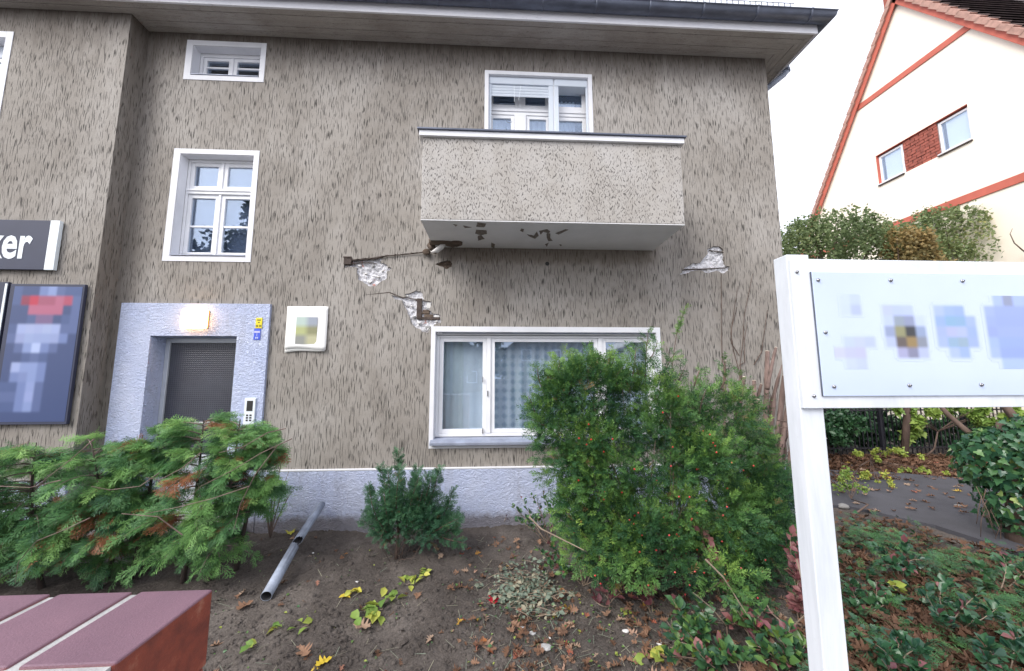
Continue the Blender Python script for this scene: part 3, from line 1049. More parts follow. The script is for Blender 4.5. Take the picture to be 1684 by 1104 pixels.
# door
door = MB()
fx0, fx1, fz1 = F(276, 564, .17)[0] - .035, DOOR[1] - .006, F(330, 557, .17)[2] + .03
fx0 = DOOR[0] + .006; fz1 = DOOR[3] - .008
for r in [(fx0, fx0 + .055, .12, fz1), (fx1 - .055, fx1, .12, fz1), (fx0 + .055, fx1 - .055, fz1 - .06, fz1)]:
    door.box(r[0], r[1], .17, .23, r[2], r[3])
door = door.build('door', 'alu', house, .004)
MB().box(fx0 + .057, fx1 - .057, .19, .205, .86, fz1 - .063).build('door_pane', 'door_glass', door)
MB().box(fx0 + .057, fx1 - .057, .18, .225, .13, .858).build('door_panel', 'alu', door, .004)
p = MB()
hx = fx1 - .10
p.box(hx - .02, hx + .02, .168, .18, 1.0, 1.25)
p.tube([(hx, .17, 1.12), (hx, .12, 1.12), (hx - .12, .12, 1.12)], .011, 8)
p.build('handle', 'steel', door)
p = MB()
a, b = F(318, 707, .17), F(352, 694, .17)
p.box(a[0], b[0], .172, .18, a[2], b[2])
p.build('letter_slot', 'steel', door, .003)


# ---- windows
def surround(name, W, I, parent, depth=.12, proud=.007, mat='white_plaster'):
    m = MB()
    m.box(W[0], I[0], -proud, -.0005, W[2], W[3])
    m.box(I[1], W[1], -proud, -.0005, W[2], W[3])
    m.box(I[0], I[1], -proud, -.0005, I[3], W[3])
    if I[2] > W[2] + .001:
        m.box(I[0], I[1], -proud, -.0005, W[2], I[2])
    t = .004
    m.box(I[0], I[0] + t, -.0005, depth, I[2], I[3])
    m.box(I[1] - t, I[1], -.0005, depth, I[2], I[3])
    m.box(I[0] + t, I[1] - t, -.0005, depth, I[3] - t, I[3])
    m.box(I[0] + t, I[1] - t, -.0005, depth, I[2], I[2] + t)
    return m


def offs(m, Y0):
    m.v = [(x, y + Y0, z) for x, y, z in m.v]
    return m


def casement(win, x0, x1, z0, z1, Y, fr=.05, muntin=None, glass='glass', muntin_v=None):
    """one sash with its pane(s)"""
    m = MB()
    m.box(x0, x0 + fr, Y, Y + .045, z0, z1).box(x1 - fr, x1, Y, Y + .045, z0, z1)
    m.box(x0 + fr, x1 - fr, Y, Y + .045, z1 - fr, z1).box(x0 + fr, x1 - fr, Y, Y + .045, z0, z0 + fr)
    m.build('sash', 'white_wood', win, .004)
    zs = [z0 + fr] + ([muntin - .014, muntin + .014] if muntin else []) + [z1 - fr]
    if muntin:
        MB().box(x0 + fr, x1 - fr, Y + .008, Y + .037, muntin - .013, muntin + .013).build('glazing_bar', 'white_wood', win, .003)
    for a in range(0, len(zs), 2):
        MB().box(x0 + fr - .004, x1 - fr + .004, Y + .020, Y + .026, zs[a] - .003, zs[a + 1] + .003).build('pane', glass, win)


# small top window
win = surround('window', W_small, I_small, house).build('window', 'white_plaster', house, .003)
Y = .12
x0, x1, z0, z1 = I_small
MB().box(x0 + .004, x1 - .004, Y + .0, Y + .08, z1 - .05, z1 - .004).box(x0 + .004, x0 + .04, Y, Y + .08, z0 + .03, z1 - .05) \
    .box(x1 - .04, x1 - .004, Y, Y + .08, z0 + .03, z1 - .05).box(x0 + .004, x1 - .004, Y, Y + .08, z0 + .004, z0 + .03).build('frame', 'white_wood', win, .003)
xm = (F(290 + 965 / 10.52, 55 + 560 / 10.52, Y)[0])
zm = F(290 + 650 / 10.52, 55 + 572 / 10.52, Y)[2]
casement(win, x0 + .042, xm - .012, z0 + .032, z1 - .052, Y + .015, .045, zm)
casement(win, xm + .012, x1 - .042, z0 + .032, z1 - .052, Y + .015, .045, zm - .0)
MB().box(xm - .011, xm + .011, Y + .002, Y + .06, z0 + .032, z1 - .052).build('mullion', 'white_wood', win, .003)
MB().box(x0 + .006, x1 - .006, -.015, Y - .001, z0 + .006, z0 + .016).build('sill', 'sill', win, .002)

# mid window
win = surround('window', W_mid, I_mid, house).build('window', 'white_plaster', house, .003)
x0, x1, z0, z1 = I_mid
zt = F(260 + 480 / 5.256, 230 + 452 / 5.256, Y)[2]
xm = F(260 + 545 / 5.256, 230 + 400 / 5.256, Y)[0]
MB().box(x0 + .004, x0 + .035, Y, Y + .08, z0 + .02, z1 - .004).box(x1 - .035, x1 - .004, Y, Y + .08, z0 + .02, z1 - .004) \
    .box(x0 + .035, x1 - .035, Y, Y + .08, z1 - .04, z1 - .004).box(x0 + .035, x1 - .035, Y, Y + .08, z0 + .005, z0 + .045) \
    .box(x0 + .035, x1 - .035, Y - .012, Y + .08, zt - .035, zt + .035).build('frame', 'white_wood', win, .004)
MB().box(x0 + .035, x1 - .035, Y - .026, Y - .013, zt + .004, zt + .026).build('drip_rail', 'white_wood', win, .003)
zmb = F(260 + 345 / 5.256, 230 + 745 / 5.256, Y)[2]
for (a, b, c, d, mu) in [(x0 + .037, xm - .014, zt + .037, z1 - .042, None), (xm + .014, x1 - .037, zt + .037, z1 - .042, None),
                         (x0 + .037, xm - .014, z0 + .047, zt - .037, zmb), (xm + .014, x1 - .037, z0 + .047, zt - .037, zmb)]:
    casement(win, a, b, c, d, Y + .012, .05, mu)
MB().box(xm - .013, xm + .013, Y - .004, Y + .06, z0 + .046, z1 - .041).build('mullion', 'white_wood', win, .003)
MB().box(x0 + .006, x1 - .006, -.02, Y - .001, z0 + .006, z0 + .018).build('sill', 'sill', win, .002)
for a, b in ((x0 + .05, xm - .02), (xm + .02, x1 - .05)):
    MB().box(a, b, Y - .02, Y - .002, z0 + .05, z0 + .065).build('weather_bar', 'steel', win)

# bay window, cut by the picture's edge
win = offs(surround('window', WB, I_WB, house), BY).build('window', 'white_plaster', house, .003)
x0, x1, z0, z1 = I_WB
Yb = BY + .12
MB().box(x0 + .004, x0 + .05, Yb, Yb + .08, z0 + .01, z1 - .004).box(x1 - .05, x1 - .004, Yb, Yb + .08, z0 + .01, z1 - .004) \
    .box(x0 + .05, x1 - .05, Yb, Yb + .08, z1 - .17, z1 - .004).box(x0 + .05, x1 - .05, Yb, Yb + .08, z0 + .005, z0 + .05).build('frame', 'shutter', win, .004)
xm = (x0 + x1) / 2
casement(win, x0 + .052, xm - .012, z0 + .052, z1 - .172, Yb + .012, .05, None)
casement(win, xm + .012, x1 - .052, z0 + .052, z1 - .172, Yb + .012, .05, None)
MB().box(xm - .011, xm + .011, Yb - .002, Yb + .06, z0 + .05, z1 - .172).build('mullion', 'white_wood', win, .003)

# balcony window with roller shutters
win = surround('window', W_balc, I_balc, house, .1).build('window', 'white_plaster', house, .003)
z3 = lambda a, b, Y_: F(780 + a / 8.02, 100 + b / 8.02, Y_)
Ys = .03
x0, x1, z0, z1 = I_balc
xsA, xsB = z3(1040, 250, Ys)[0], z3(1056, 250, Ys)[0]
zb1 = z3(600, 312, Ys)[2]
MB().box(x0 + .005, xsA, Ys, Ys + .16, zb1, z1 - .005).build('shutter_box', 'shutter', win, .008)
MB().box(xsB, x1 - .005, Ys, Ys + .16, zb1 + .0, z1 - .005).build('shutter_box', 'shutter', win, .008)
gr = [(x0 + .005, z3(226, 500, Ys)[0]), (z3(982, 500, Ys)[0], xsA - .004), (xsB + .0, z3(1113, 500, Ys)[0]), (z3(1475, 500, Ys)[0], x1 - .005)]
for a, b in gr:
    MB().box(a, b, Ys + .004, Ys + .05, z0, zb1 - .002).build('guide_rail', 'shutter', win, .004)
MB().box(xsA - .002, xsB + .0, Ys + .02, Ys + .12, z0, z1 - .006).build('mullion', 'white_wood', win)
sl0 = z3(600, 462, Ys)[2]
nsl = 4
hh = (zb1 - sl0) / nsl
for k in range(nsl):
    m = MB()
    za = sl0 + k * hh
    yy = Ys + .02
    m.add([(gr[0][1] - .005, yy + .004, za), (gr[1][0] + .005, yy + .004, za), (gr[1][0] + .005, yy - .006, za + hh * .5), (gr[0][1] - .005, yy - .006, za + hh * .5),
           (gr[1][0] + .005, yy + .004, za + hh - .003), (gr[0][1] - .005, yy + .004, za + hh - .003)], [(0, 1, 2, 3), (3, 2, 4, 5)])
    m.build('slat', 'shutter', win, 0, True)
Yw = .17
ztr = z3(600, 672, Yw)[2]
for (a, b, mu) in [(gr[0][1] - .03, gr[1][0] + .03, True), (gr[2][1] - .03, gr[3][0] + .03, False)]:
    MB().box(a, b, Yw, Yw + .07, ztr - .055, ztr + .055).build('transom', 'white_wood', win, .004)
    MB().box(a, b, Yw - .012, Yw - .001, ztr - .005, ztr + .022).build('drip_rail', 'white_wood', win, .003)
    zt2 = z1 - .05
    if mu:
        c = (a + b) / 2 + .01
        MB().box(c - .02, c + .02, Yw - .004, Yw + .06, ztr + .056, zt2).build('mullion', 'white_wood', win, .003)
        MB().box(c - .085, c + .085, Yw - .016, Yw + .05, z0, ztr - .056).build('mullion', 'white_wood', win, .01)
        casement(win, a, c - .021, ztr + .057, zt2, Yw + .01, .055)
        casement(win, c + .021, b, ztr + .057, zt2, Yw + .01, .055)
        casement(win, a, c - .087, z0, ztr - .057, Yw + .01, .05)
        casement(win, c + .087, b, z0, ztr - .057, Yw + .01, .05)
    else:
        casement(win, a, b, ztr + .057, zt2, Yw + .01, .055)
        casement(win, a, b, z0, ztr - .057, Yw + .01, .055)
p = MB()                                                  # shutter pull cords
for (a, b) in [((525, 330), (530, 540)), ((612, 330), (585, 520))]:
    p.tube([z3(*a, .0), z3(*b, .0)], .003, 4)
p.build('pull_cord', 'white_film', win)
p = MB()
p.tube([z3(415, 770, .12), z3(430, 805, .12), z3(460, 822, .12), z3(500, 805, .12)], .004, 4)
p.build('shutter_cord', 'pipe', win)

# big ground floor window
win = surround('window', W_big, I_big, house, .1).build('window', 'white_plaster', house, .003)
x0, x1, z0, z1 = I_big
Y = .10
s8 = lambda a, b, Y_: F(690 + a / 4.6, 520 + b / 4.6, Y_)
zs_top = F(800, 520 + 148 / 4.6, Y)[2]
MB().box(x0 + .004, x1 - .004, .05, .14, zs_top + .006, z1 - .005).build('shutter_box', 'grey_paint', win, .006)
MB().box(x0 + .03, x1 - .03, .035, .049, zs_top + .02, zs_top + .045).build('shutter_end_bar', 'sill', win, .004)
zf0 = F(760, 520 + 912 / 4.6, Y)[2]
MB().box(x0 + .004, x0 + .04, Y, Y + .08, zf0, zs_top).box(x1 - .04, x1 - .004, Y, Y + .08, zf0, zs_top) \
    .box(x0 + .04, x1 - .04, Y, Y + .08, zs_top - .03, zs_top).box(x0 + .04, x1 - .04, Y, Y + .08, zf0, zf0 + .04).build('frame', 'white_wood', win, .004)
m1 = F(803.5, 640, Y)[0]; m2 = F(988, 600, Y)[0]
for mm in (m1, m2):
    MB().box(mm - .028, mm + .028, Y - .006, Y + .07, zf0 + .041, zs_top - .031).build('mullion', 'white_wood', win, .004)
for a, b in ((x0 + .042, m1 - .03), (m1 + .03, m2 - .03), (m2 + .03, x1 - .042)):
    casement(win, a, b, zf0 + .042, zs_top - .032, Y + .012, .05, None, 'glass_big')
for (a, b) in ((478, 480), (515, 585), (478, 868)):
    q = s8(a, b, Y)
    MB().box(q[0] - .006, q[0] + .006, Y - .02, Y - .007, q[2] - .035, q[2] + .035).build('hinge', 'steel', win)
m = MB()
zs1, zs0 = zf0 - .004, F(760, 733, -.06)[2]
m.hull([(x0 - .035, -.065, zs0), (x0 - .035, Y - .002, zs0 + .02), (x0 - .035, Y - .002, zs1), (x0 - .035, .0, zs1 - .01), (x0 - .035, -.065, zs0 + .035)],
       [(x1 + .035, -.065, zs0), (x1 + .035, Y - .002, zs0 + .02), (x1 + .035, Y - .002, zs1), (x1 + .035, .0, zs1 - .01), (x1 + .035, -.065, zs0 + .035)])
m.build('sill', 'sill', win, .004)


def curtain(xa, xb, za, zb, Y, folds, amp, mat, label, seed=0):
    r = np.random.default_rng(seed)
    n = int(folds * 10)
    t = np.linspace(0, 1, n)
    ph = np.cumsum(r.uniform(.5, 1.5, n)); ph = ph / ph[-1] * folds * 2 * math.pi
    yb = Y + amp * np.sin(ph)
    V = []
    for z in np.linspace(za, zb, 6):
        k = 1 - .25 * (z - za) / (zb - za)
        V.append(np.column_stack([xa + (xb - xa) * t, Y + (yb - Y) * k, np.full(n, z)]))
    V = np.concatenate(V)
    i = np.arange(5 * n).reshape(5, n)[:, :-1].ravel()
    o = bulk('curtain', mat, V, np.column_stack([i, i + 1, i + n + 1, i + n]), None, smooth=True)
    return tag(o, label, 'curtain')


curtain(x0 + .05, F(760, 640, .25)[0] + .02, zf0, zs_top, .28, 3, .008, 'sheer', 'plain greenish net panel at the left edge of the big window', 1)
curtain(F(760, 640, .25)[0], m1 - .02, zf0, zs_top, .27, 2, .01, 'net2', 'bright plain net panel beside the left mullion of the big window', 2)
curtain(m1 - .01, m2 + .6, zf0, zs_top, .30, 13, .035, 'check', 'checked sheer curtain in folds behind the wide middle pane', 3)
curtain(m2 + .61, x1 - .03, zf0, zs_top, .30, 5, .03, 'sheer', 'plain sheer curtain behind the right pane, half hidden by the yew', 4)
bz = W_balc
curtain(gr[0][1], gr[1][0], 3.7, ztr + .05, .32, 9, .02, 'net2', 'white net curtain behind the wide balcony window', 5)
curtain(gr[2][1], gr[3][0] - .1, 3.7, z3(1300, 540, .3)[2], .32, 5, .02, 'net2', 'white net curtain behind the narrow balcony door', 6)
p = MB().box(I_small[0] + .12, (I_small[0] + I_small[1]) / 2 - .05, .25, .3, I_small[2] + .04, I_small[2] + .09)
tag(p.build('window_box', 'white_wood'), 'pale bar lying inside the small top window', 'box')
# plain pale blinds behind the mid window
p = MB().box(I_mid[0] + .055, I_mid[1] + .02, .226, .23, I_mid[2] - .02, I_mid[3] - .055)
tag(p.build('roller_blind', simple('blue_grey_blind', (0.10, 0.13, 0.21), .8, .1, 2, 40, 0)), 'blue grey blind hanging inside the left middle window', 'blind')

# ---- balcony
bx0, bx1, bz0, bz1, byF = -.813, 2.168, 3.55, 4.515, -.83
balcony = MB()
balcony.box(bx0, bx1, byF, byF + .13, bz0, bz1)
balcony.box(bx0, bx0 + .13, byF + .13, -.0015, bz0, bz1)
balcony.box(bx1 - .13, bx1, byF + .13, -.0015, bz0, bz1)
balcony = balcony.build('balcony', 'render_balcony', house, .008)
MB().box(bx0 + .13, bx1 - .13, byF + .13, -.0015, bz0 + .001, bz0 + .14).build('slab', 'grey_paint', balcony)
MB().box(bx0 + .001, bx1 - .001, byF + .001, -.002, bz0 - .012, bz0 - .0005).build('slab_soffit', 'grey_paint', balcony, .002)
ca = F(690, 224, -.865)[2]
MB().box(bx0 - .035, bx1 + .03, byF - .035, byF + .16, bz1 + .0005, bz1 + .065).box(bx0 - .035, bx0 + .16, byF + .16, -.002, bz1 + .0005, bz1 + .065) \
    .box(bx1 - .16, bx1 + .03, byF + .16, -.002, bz1 + .0005, bz1 + .065).build('coping_board', 'white_plaster', balcony, .004)
MB().box(bx0 - .055, bx1 + .05, byF - .055, byF + .18, bz1 + .066, bz1 + .086).box(bx0 - .055, bx0 + .18, byF + .18, -.002, bz1 + .066, bz1 + .086) \
    .box(bx1 - .18, bx1 + .05, byF + .18, -.002, bz1 + .066, bz1 + .086).build('coping_sheet', 'gutter', balcony, .003)
# flaked paint on the underside: shallow ragged scabs with dark undersides
zs_ = bz0 - .0135
scabs = [((785, 366), (800, 368), (796, 374), (783, 373)), ((783, 378), (800, 379), (801, 385), (790, 387), (781, 384)), ((786, 388), (792, 387), (797, 393), (786, 396)),
         ((745, 369), (752, 370), (750, 373)), ((762, 371), (776, 374), (764, 375)),
         ((857, 376), (862, 377), (860, 382), (856, 380)), ((866, 385), (878, 388), (883, 381), (886, 388), (880, 393), (872, 390)), ((886, 380), (900, 377), (905, 381), (902, 384), (893, 381), (889, 386)),
         ((899, 384), (905, 384), (905, 392), (909, 396), (902, 397), (899, 391)), ((913, 384), (930, 377), (935, 378), (918, 386)), ((896, 402), (903, 399), (899, 406)), ((920, 402), (924, 403), (922, 405)), ((808, 399), (814, 402), (813, 409), (808, 407))]
M['flake'] = simple('bared_brown_undercoat', (.17, .145, .125), .95, .4, 30, 60, .003)
for k, sc1 in enumerate(scabs):
    P = [tuple(G(a, b, zs_)[:2]) for a, b in sc1]
    P = jag(P, 90 + k, .003, 3)
    cx_, cy_ = np.mean(P, 0)
    MB().hull([(cx_ + (x - cx_) * .93, cy_ + (y - cy_) * .93, zs_ - .003) for x, y in P], [(x, y, zs_) for x, y in P]).build('paint_flake', 'flake', balcony)
m = MB()
q = F(900, 434, 0)
m.tube([(q[0], -.004, q[2]), (q[0], .06, q[2])], .028, 10)
m.build('drain_hole', 'black_print', house)
p = MB()
for (a, b) in [(1076, 452), (721, 449)]:
    q = F(a, b)
    p.tube([(q[0], -.003, q[2]), (q[0], .01, q[2])], .007, 6)
p.build('bolt_hole', 'black_print', house)

# ---- eaves: soffit boards, fascia, gutter, roof
OV = .40
zs0 = ZT
nb = 5
wbd = OV / nb
for k in range(nb):
    dz = random.uniform(-.003, .003)
    y1, y0 = -wbd * k - .002, -wbd * (k + 1) + .002
    # front boards run along the wall and are mitred at the corner
    MB().hull([(-9.5, y0, zs0 + dz), (XR - y0, y0, zs0 + dz), (XR - y1, y1, zs0 + dz), (-9.5, y1, zs0 + dz)],
              [(-9.5, y0, zs0 + .03), (XR - y0, y0, zs0 + .03), (XR - y1, y1, zs0 + .03), (-9.5, y1, zs0 + .03)]).build('soffit_board', 'soffit', house, .002)
    xa, xb = XR + wbd * k + .002, XR + wbd * (k + 1) - .002
    MB().hull([(xa, -(xa - XR), zs0 + dz), (xb, -(xb - XR), zs0 + dz), (xb, 9, zs0 + dz), (xa, 9, zs0 + dz)],
              [(xa, -(xa - XR), zs0 + .03), (xb, -(xb - XR), zs0 + .03), (xb, 9, zs0 + .03), (xa, 9, zs0 + .03)]).build('soffit_board', 'soffit_side', house, .002)
e = OV
MB().hull([(-9.5, -e - .025, zs0 - .01), (XR + e + .025, -e - .025, zs0 - .01), (XR + e, -e, zs0 - .01), (-9.5, -e, zs0 - .01)],
          [(-9.5, -e - .025, zs0 + .15), (XR + e + .025, -e - .025, zs0 + .15), (XR + e, -e, zs0 + .15), (-9.5, -e, zs0 + .15)]).build('fascia_board', 'fascia', house, .003)
MB().hull([(XR + e + .025, -e - .025, zs0 - .01), (XR + e + .025, 9, zs0 - .01), (XR + e, 9, zs0 - .01), (XR + e, -e, zs0 - .01)],
          [(XR + e + .025, -e - .025, zs0 + .15), (XR + e + .025, 9, zs0 + .15), (XR + e, 9, zs0 + .15), (XR + e, -e, zs0 + .15)]).build('fascia_board', 'fascia', house, .003)
# gutter: half round, mitred, with collars
gr_, gz = .080, zs0 + .165
gy = -e - .095
prof = [(math.cos(a) * gr_, math.sin(a) * gr_) for a in np.linspace(math.pi, 2 * math.pi, 9)]
prof = [(-gr_, .025)] + prof + [(gr_, .012)]
prof = [(-gr_ - .008, .032), (-gr_ - .014, .022), (-gr_ - .004, .016)] + prof[1:]


def gutter(mb, y_off=0.0, sc_=1.0):
    n = len(prof)
    A_ = [(-9.5, gy + u * sc_, gz + w * sc_) for u, w in prof]
    B_ = [(XR + (-(gy + u * sc_)), gy + u * sc_, gz + w * sc_) for u, w in prof]
    C_ = [(XR + (-(gy + u * sc_)), 9, gz + w * sc_) for u, w in prof]
    mb.add(A_ + B_ + C_, [(i, i + 1, n + i + 1, n + i) for i in range(n - 1)] + [(n + i, n + i + 1, 2 * n + i + 1, 2 * n + i) for i in range(n - 1)])


m = MB(); gutter(m); go = m.build('gutter', 'gutter', house, 0, True)
md = go.modifiers.new('sol', 'SOLIDIFY'); md.thickness = .003
for k in range(13):
    x = F(1328 - 87 * k, 30, gy)[0]
    m = MB()
    n = len(prof)
    A_ = [(x - .014, gy + u * 1.045, gz + w * 1.045) for u, w in prof]
    B_ = [(x + .014, gy + u * 1.045, gz + w * 1.045) for u, w in prof]
    m.add(A_ + B_, [(i, i + 1, n + i + 1, n + i) for i in range(n - 1)])
    b_ = m.build('gutter_bracket', 'gutter', go, 0, True)
    md = b_.modifiers.new('sol', 'SOLIDIFY'); md.thickness = .004
MB().box(-9.5, XR + e, -e - .03, -e, zs0 + .155, zs0 + .21).build('eaves_flashing', 'zinc', house)
rz = zs0 + .25
rf = MB()
rx0, rx1, ry0, ry1 = -10, XR + e + .06, -e - .07, 9.4
hx = 4.4
rf.add([(rx0, ry0, rz), (rx1, ry0, rz), (rx1, ry1, rz), (rx0, ry1, rz), (rx0, ry0 + 4.9, rz + 3.4), (rx1 - 4.9, ry0 + 4.9, rz + 3.4)],
       [(0, 1, 5, 4), (1, 2, 5), (2, 3, 4, 5), (0, 3, 2, 1)])
roof = rf.build('roof', 'dark_tile', house)
# snow guard mesh above the gutter
m = MB()
xg0, xg1 = .3, F(1306, 4, -.3)[0]
zg0, zg1 = rz + .12, 7.125
x = xg0
while x < xg1:
    m.box(x - .004, x + .004, -.30, -.292, zg0 - .1, zg1)
    x += .085
m.box(xg0, xg1, -.304, -.298, zg1 - .006, zg1).box(xg0, xg1, -.304, -.298, zg0 + .09, zg0 + .095)
m.build('snow_guard', 'zinc', house)
# downpipe swan neck at the right flank
gp = XR + .505
m = MB()
m.tube([(gp, .2, gz - .05), (gp, .2, gz - .16), (gp - .05, .2, gz - .22), (XR + .16, .24, gz - .46), (XR + .1, .4, gz - .6), (XR + .09, .7, gz - .8), (XR + .09, .7, .1)], .042, 10)
m.build('downpipe', 'pipe', house, 0, True)
MB().tube([(gp, .2, gz - .13), (gp, .2, gz - .17)], .05, 10).build('pipe_collar', 'zinc', house)

# ------------------------------------------------------------------ things on the facade
lampx0, lampx1 = F(299, 520, -.09)[0], F(341, 520, -.09)[0]
lz0, lz1 = F(320, 541, -.09)[2], F(320, 508, -.09)[2]
wl = thing('wall_lamp', 'lit rounded square lamp glowing warm above the entrance door', 'lamp', ((lampx0 + lampx1) / 2, -.04, (lz0 + lz1) / 2))
MB().box(lampx0 + .01, lampx1 - .01, -.06, -.036, lz0 + .01, lz1 - .01).build('base', 'lamp_rim', wl, .01)
MB().box(lampx0, lampx1, -.115, -.061, lz0, lz1).build('lamp_shade', 'lamp', wl, .03, True, 4)


def glyphs(txt, size, loc, sx, mat, parent, off=0.0, ext=.001, align='LEFT', name='lettering'):
    cu = bpy.data.curves.new('txt', 'FONT')
    cu.body = txt
    cu.size = size
    cu.offset = off
    cu.extrude = ext
    cu.resolution_u = 3
    cu.align_x = align
    to = bpy.data.objects.new('txt', cu)
    COL.objects.link(to)
    bpy.context.view_layer.update()
    me = bpy.data.meshes.new_from_object(to.evaluated_get(bpy.context.evaluated_depsgraph_get()))
    bpy.data.objects.remove(to)
    o0 = origin(parent)
    for v in me.vertices:
        x, y, z = v.co
        v.co = (x * sx + loc[0] - o0.x, -z + loc[1] - o0.y, y + loc[2] - o0.z)
    me.materials.clear()
    return link(name, me, M[mat], parent)


# dark name board with the end of a word
Yn = BY - .05
c0, c1 = F(98, 363, Yn), F(88, 444, Yn)
nx1 = (c0[0] + c1[0]) / 2 - .0
nb_ = thing('name_board', 'dark blue name board with white letters ending in ker, white strip at its right end', 'sign', (nx1 - .8, BY - .03, (c0[2] + c1[2]) / 2))
ws = .105
MB().box(-7.2, nx1 - ws - .0005, Yn, BY - .012, c1[2], c0[2]).build('board', 'navy', nb_, .003)
MB().box(nx1 - ws, nx1, Yn, BY - .012, c1[2], c0[2]).build('end_strip', 'white_film', nb_, .003)
tx = F(48.5, 405, Yn - .004)
zb_ = F(30, 424, Yn)[2]
lh = F(30, 386.5, Yn)[2] - zb_
glyphs('ker', lh * 2.0, (tx[0] + .01, Yn - .002, zb_ + .002), .66, 'white_film', nb_, .013, .0008, 'RIGHT')


def print_grid(name, x0, x1, z0, z1, Y, rows, parent, sub=6, soft=.25, paper=None):
    """printed artwork: colour cells that run softly into one another. rows top to bottom"""
    nr, nc = len(rows), len(rows[0])
    C = np.array(rows, float) / 255.0
    lin = lambda c: np.where(c <= .04045, c / 12.92, ((c + .055) / 1.055) ** 2.4)
    C = lin(C) * .85 if paper is None else lin(C) / lin(np.array(paper[0]) / 255.0) * np.array(paper[1])
    nx, nz = nc * sub + 1, nr * sub + 1
    gx = np.linspace(0, nc, nx); gzv = np.linspace(0, nr, nz)

    def samp(u, n):
        f = u - .5
        i = np.floor(f); t = f - i
        t = np.clip((t - .5) / soft + .5, 0, 1)
        return np.clip(i, 0, n - 1).astype(int), np.clip(i + 1, 0, n - 1).astype(int), t
    ia, ib, t = samp(gx, nc); ja, jb, s_ = samp(gzv, nr)
    A = C[ja][:, ia] * (1 - t)[None, :, None] + C[ja][:, ib] * t[None, :, None]
    B = C[jb][:, ia] * (1 - t)[None, :, None] + C[jb][:, ib] * t[None, :, None]
    K = A * (1 - s_)[:, None, None] + B * s_[:, None, None]
    X, Z = np.meshgrid(x0 + (x1 - x0) * gx / nc, z1 - (z1 - z0) * gzv / nr)
    V = np.column_stack([X.ravel(), np.full(X.size, Y), Z.ravel()])
    i = np.arange((nz - 1) * nx).reshape(nz - 1, nx)[:, :-1].ravel()
    if paper is not None:                    # bare plate between the emblems stays bare
        Kf = np.abs(K.reshape(-1, 3) - np.array(paper[1])).max(1) > .004
        i = i[Kf[i] | Kf[i + 1] | Kf[i + nx] | Kf[i + nx + 1]]
    o = bulk(name, 'vcol', V, np.column_stack([i, i + nx, i + nx + 1, i + 1]), parent)
    a = o.data.attributes.new('ink', 'FLOAT_COLOR', 'POINT')
    a.data.foreach_set('color', np.concatenate([K.reshape(-1, 3), np.ones((nx * nz, 1))], 1).ravel().astype(np.float32))
    return o


# advertising board under it
Ya = BY - .045
c0, c1 = F(137, 468, Ya), F(112, 698, Ya)
ax1 = (c0[0] + c1[0]) / 2; az1, az0 = c0[2], c1[2]
ax0 = F(3, 600, Ya)[0] - .04
ad = thing('advertising_board', 'dark blue advertising board with a red banner and pale blocks of print on the bay', 'sign', ((ax0 + ax1) / 2, BY - .03, az0))
MB().box(ax0, ax1, Ya, BY - .012, az0, az1).build('board', 'navy', ad, .003)
nv = (62, 78, 122); n2 = (74, 92, 138); n3 = (88, 104, 150); lt = (158, 172, 216); l2 = (134, 152, 200); l3 = (112, 130, 180); rd = (186, 50, 76); r2 = (160, 84, 110); r3 = (176, 100, 128)
rows = [[n2, nv, nv, l3, l2, n3, n2, n2],
        [n2, (140, 52, 78), rd, r2, r2, r3, (172, 76, 102), n3],
        [nv, nv, r3, r3, r3, r3, nv, n3],
        [nv, nv, n2, (118, 96, 136), (118, 96, 136), nv, n2, n3],
        [n2, lt, (162, 174, 214), (158, 170, 212), (162, 176, 214), lt, n3, n3],
        [n3, (146, 158, 202), (150, 166, 208), (146, 162, 206), (146, 162, 206), (146, 160, 204), l3, nv],
        [nv, n3, l2, (176, 192, 234), l3, n3, nv, nv],
        [nv, nv, n2, n3, n2, nv, nv, nv],
        [nv, lt, l2, l2, l3, nv, nv, nv],
        [nv, l3, (122, 138, 186), l2, l3, nv, nv, nv],
        [n2, n2, l3, (140, 156, 204), n3, nv, nv, nv],
        [n3, n3, l3, (146, 160, 208), n3, nv, nv, nv],
        [n2, n2, l3, l2, n3, nv, nv, nv],
        [nv, nv, nv, nv, nv, nv, nv, nv]]
print_grid('artwork', ax0 + .05, ax1 - .02, az0 + .03, az1 - .03, Ya - .002, rows, ad, 8, .3)
# neighbouring board, only its edge in view
lb = thing('information_board', 'white rimmed board at the far left beside the advertising board', 'sign', (ax0 - .4, BY - .03, az0))
MB().box(ax0 - .8, ax0 - .03, Ya, BY - .012, az0 - .02, az1 + .02).build('board', 'navy', lb, .003)
MB().box(ax0 - .055, ax0 - .031, Ya - .006, Ya - .0005, az0 + .55, az1).build('edge_strip', 'white_film', lb)

# poster
px0, px1, pz0, pz1 = F(470, 540, -.02)[0], F(538, 540, -.02)[0], F(500, 577, -.02)[2], F(500, 504, -.02)[2]
po = thing('poster', 'white paper notice with a green and grey picture, right of the blue door surround', 'poster', ((px0 + px1) / 2, -.01, pz0))


def sheet(x0, x1, z0, z1, Y, curl, name, parent, tilt=0):
    nx, nz = 12, 12
    m = MB()
    vs = []
    for j in range(nz + 1):
        for i in range(nx + 1):
            u, w = i / nx, j / nz
            vs.append((x0 + (x1 - x0) * u, Y - curl * (1 - w) ** 3 * (.3 + u) - .003 * math.sin(u * 9), z0 + (z1 - z0) * w + tilt * u + .01 * math.sin(u * 5) * (1 - w)))
    m.add(vs, [(j * (nx + 1) + i, j * (nx + 1) + i + 1, (j + 1) * (nx + 1) + i + 1, (j + 1) * (nx + 1) + i) for j in range(nz) for i in range(nx)])
    o = m.build(name, 'paper', parent, 0, True)
    md = o.modifiers.new('s', 'SOLIDIFY'); md.thickness = .0015
    return o


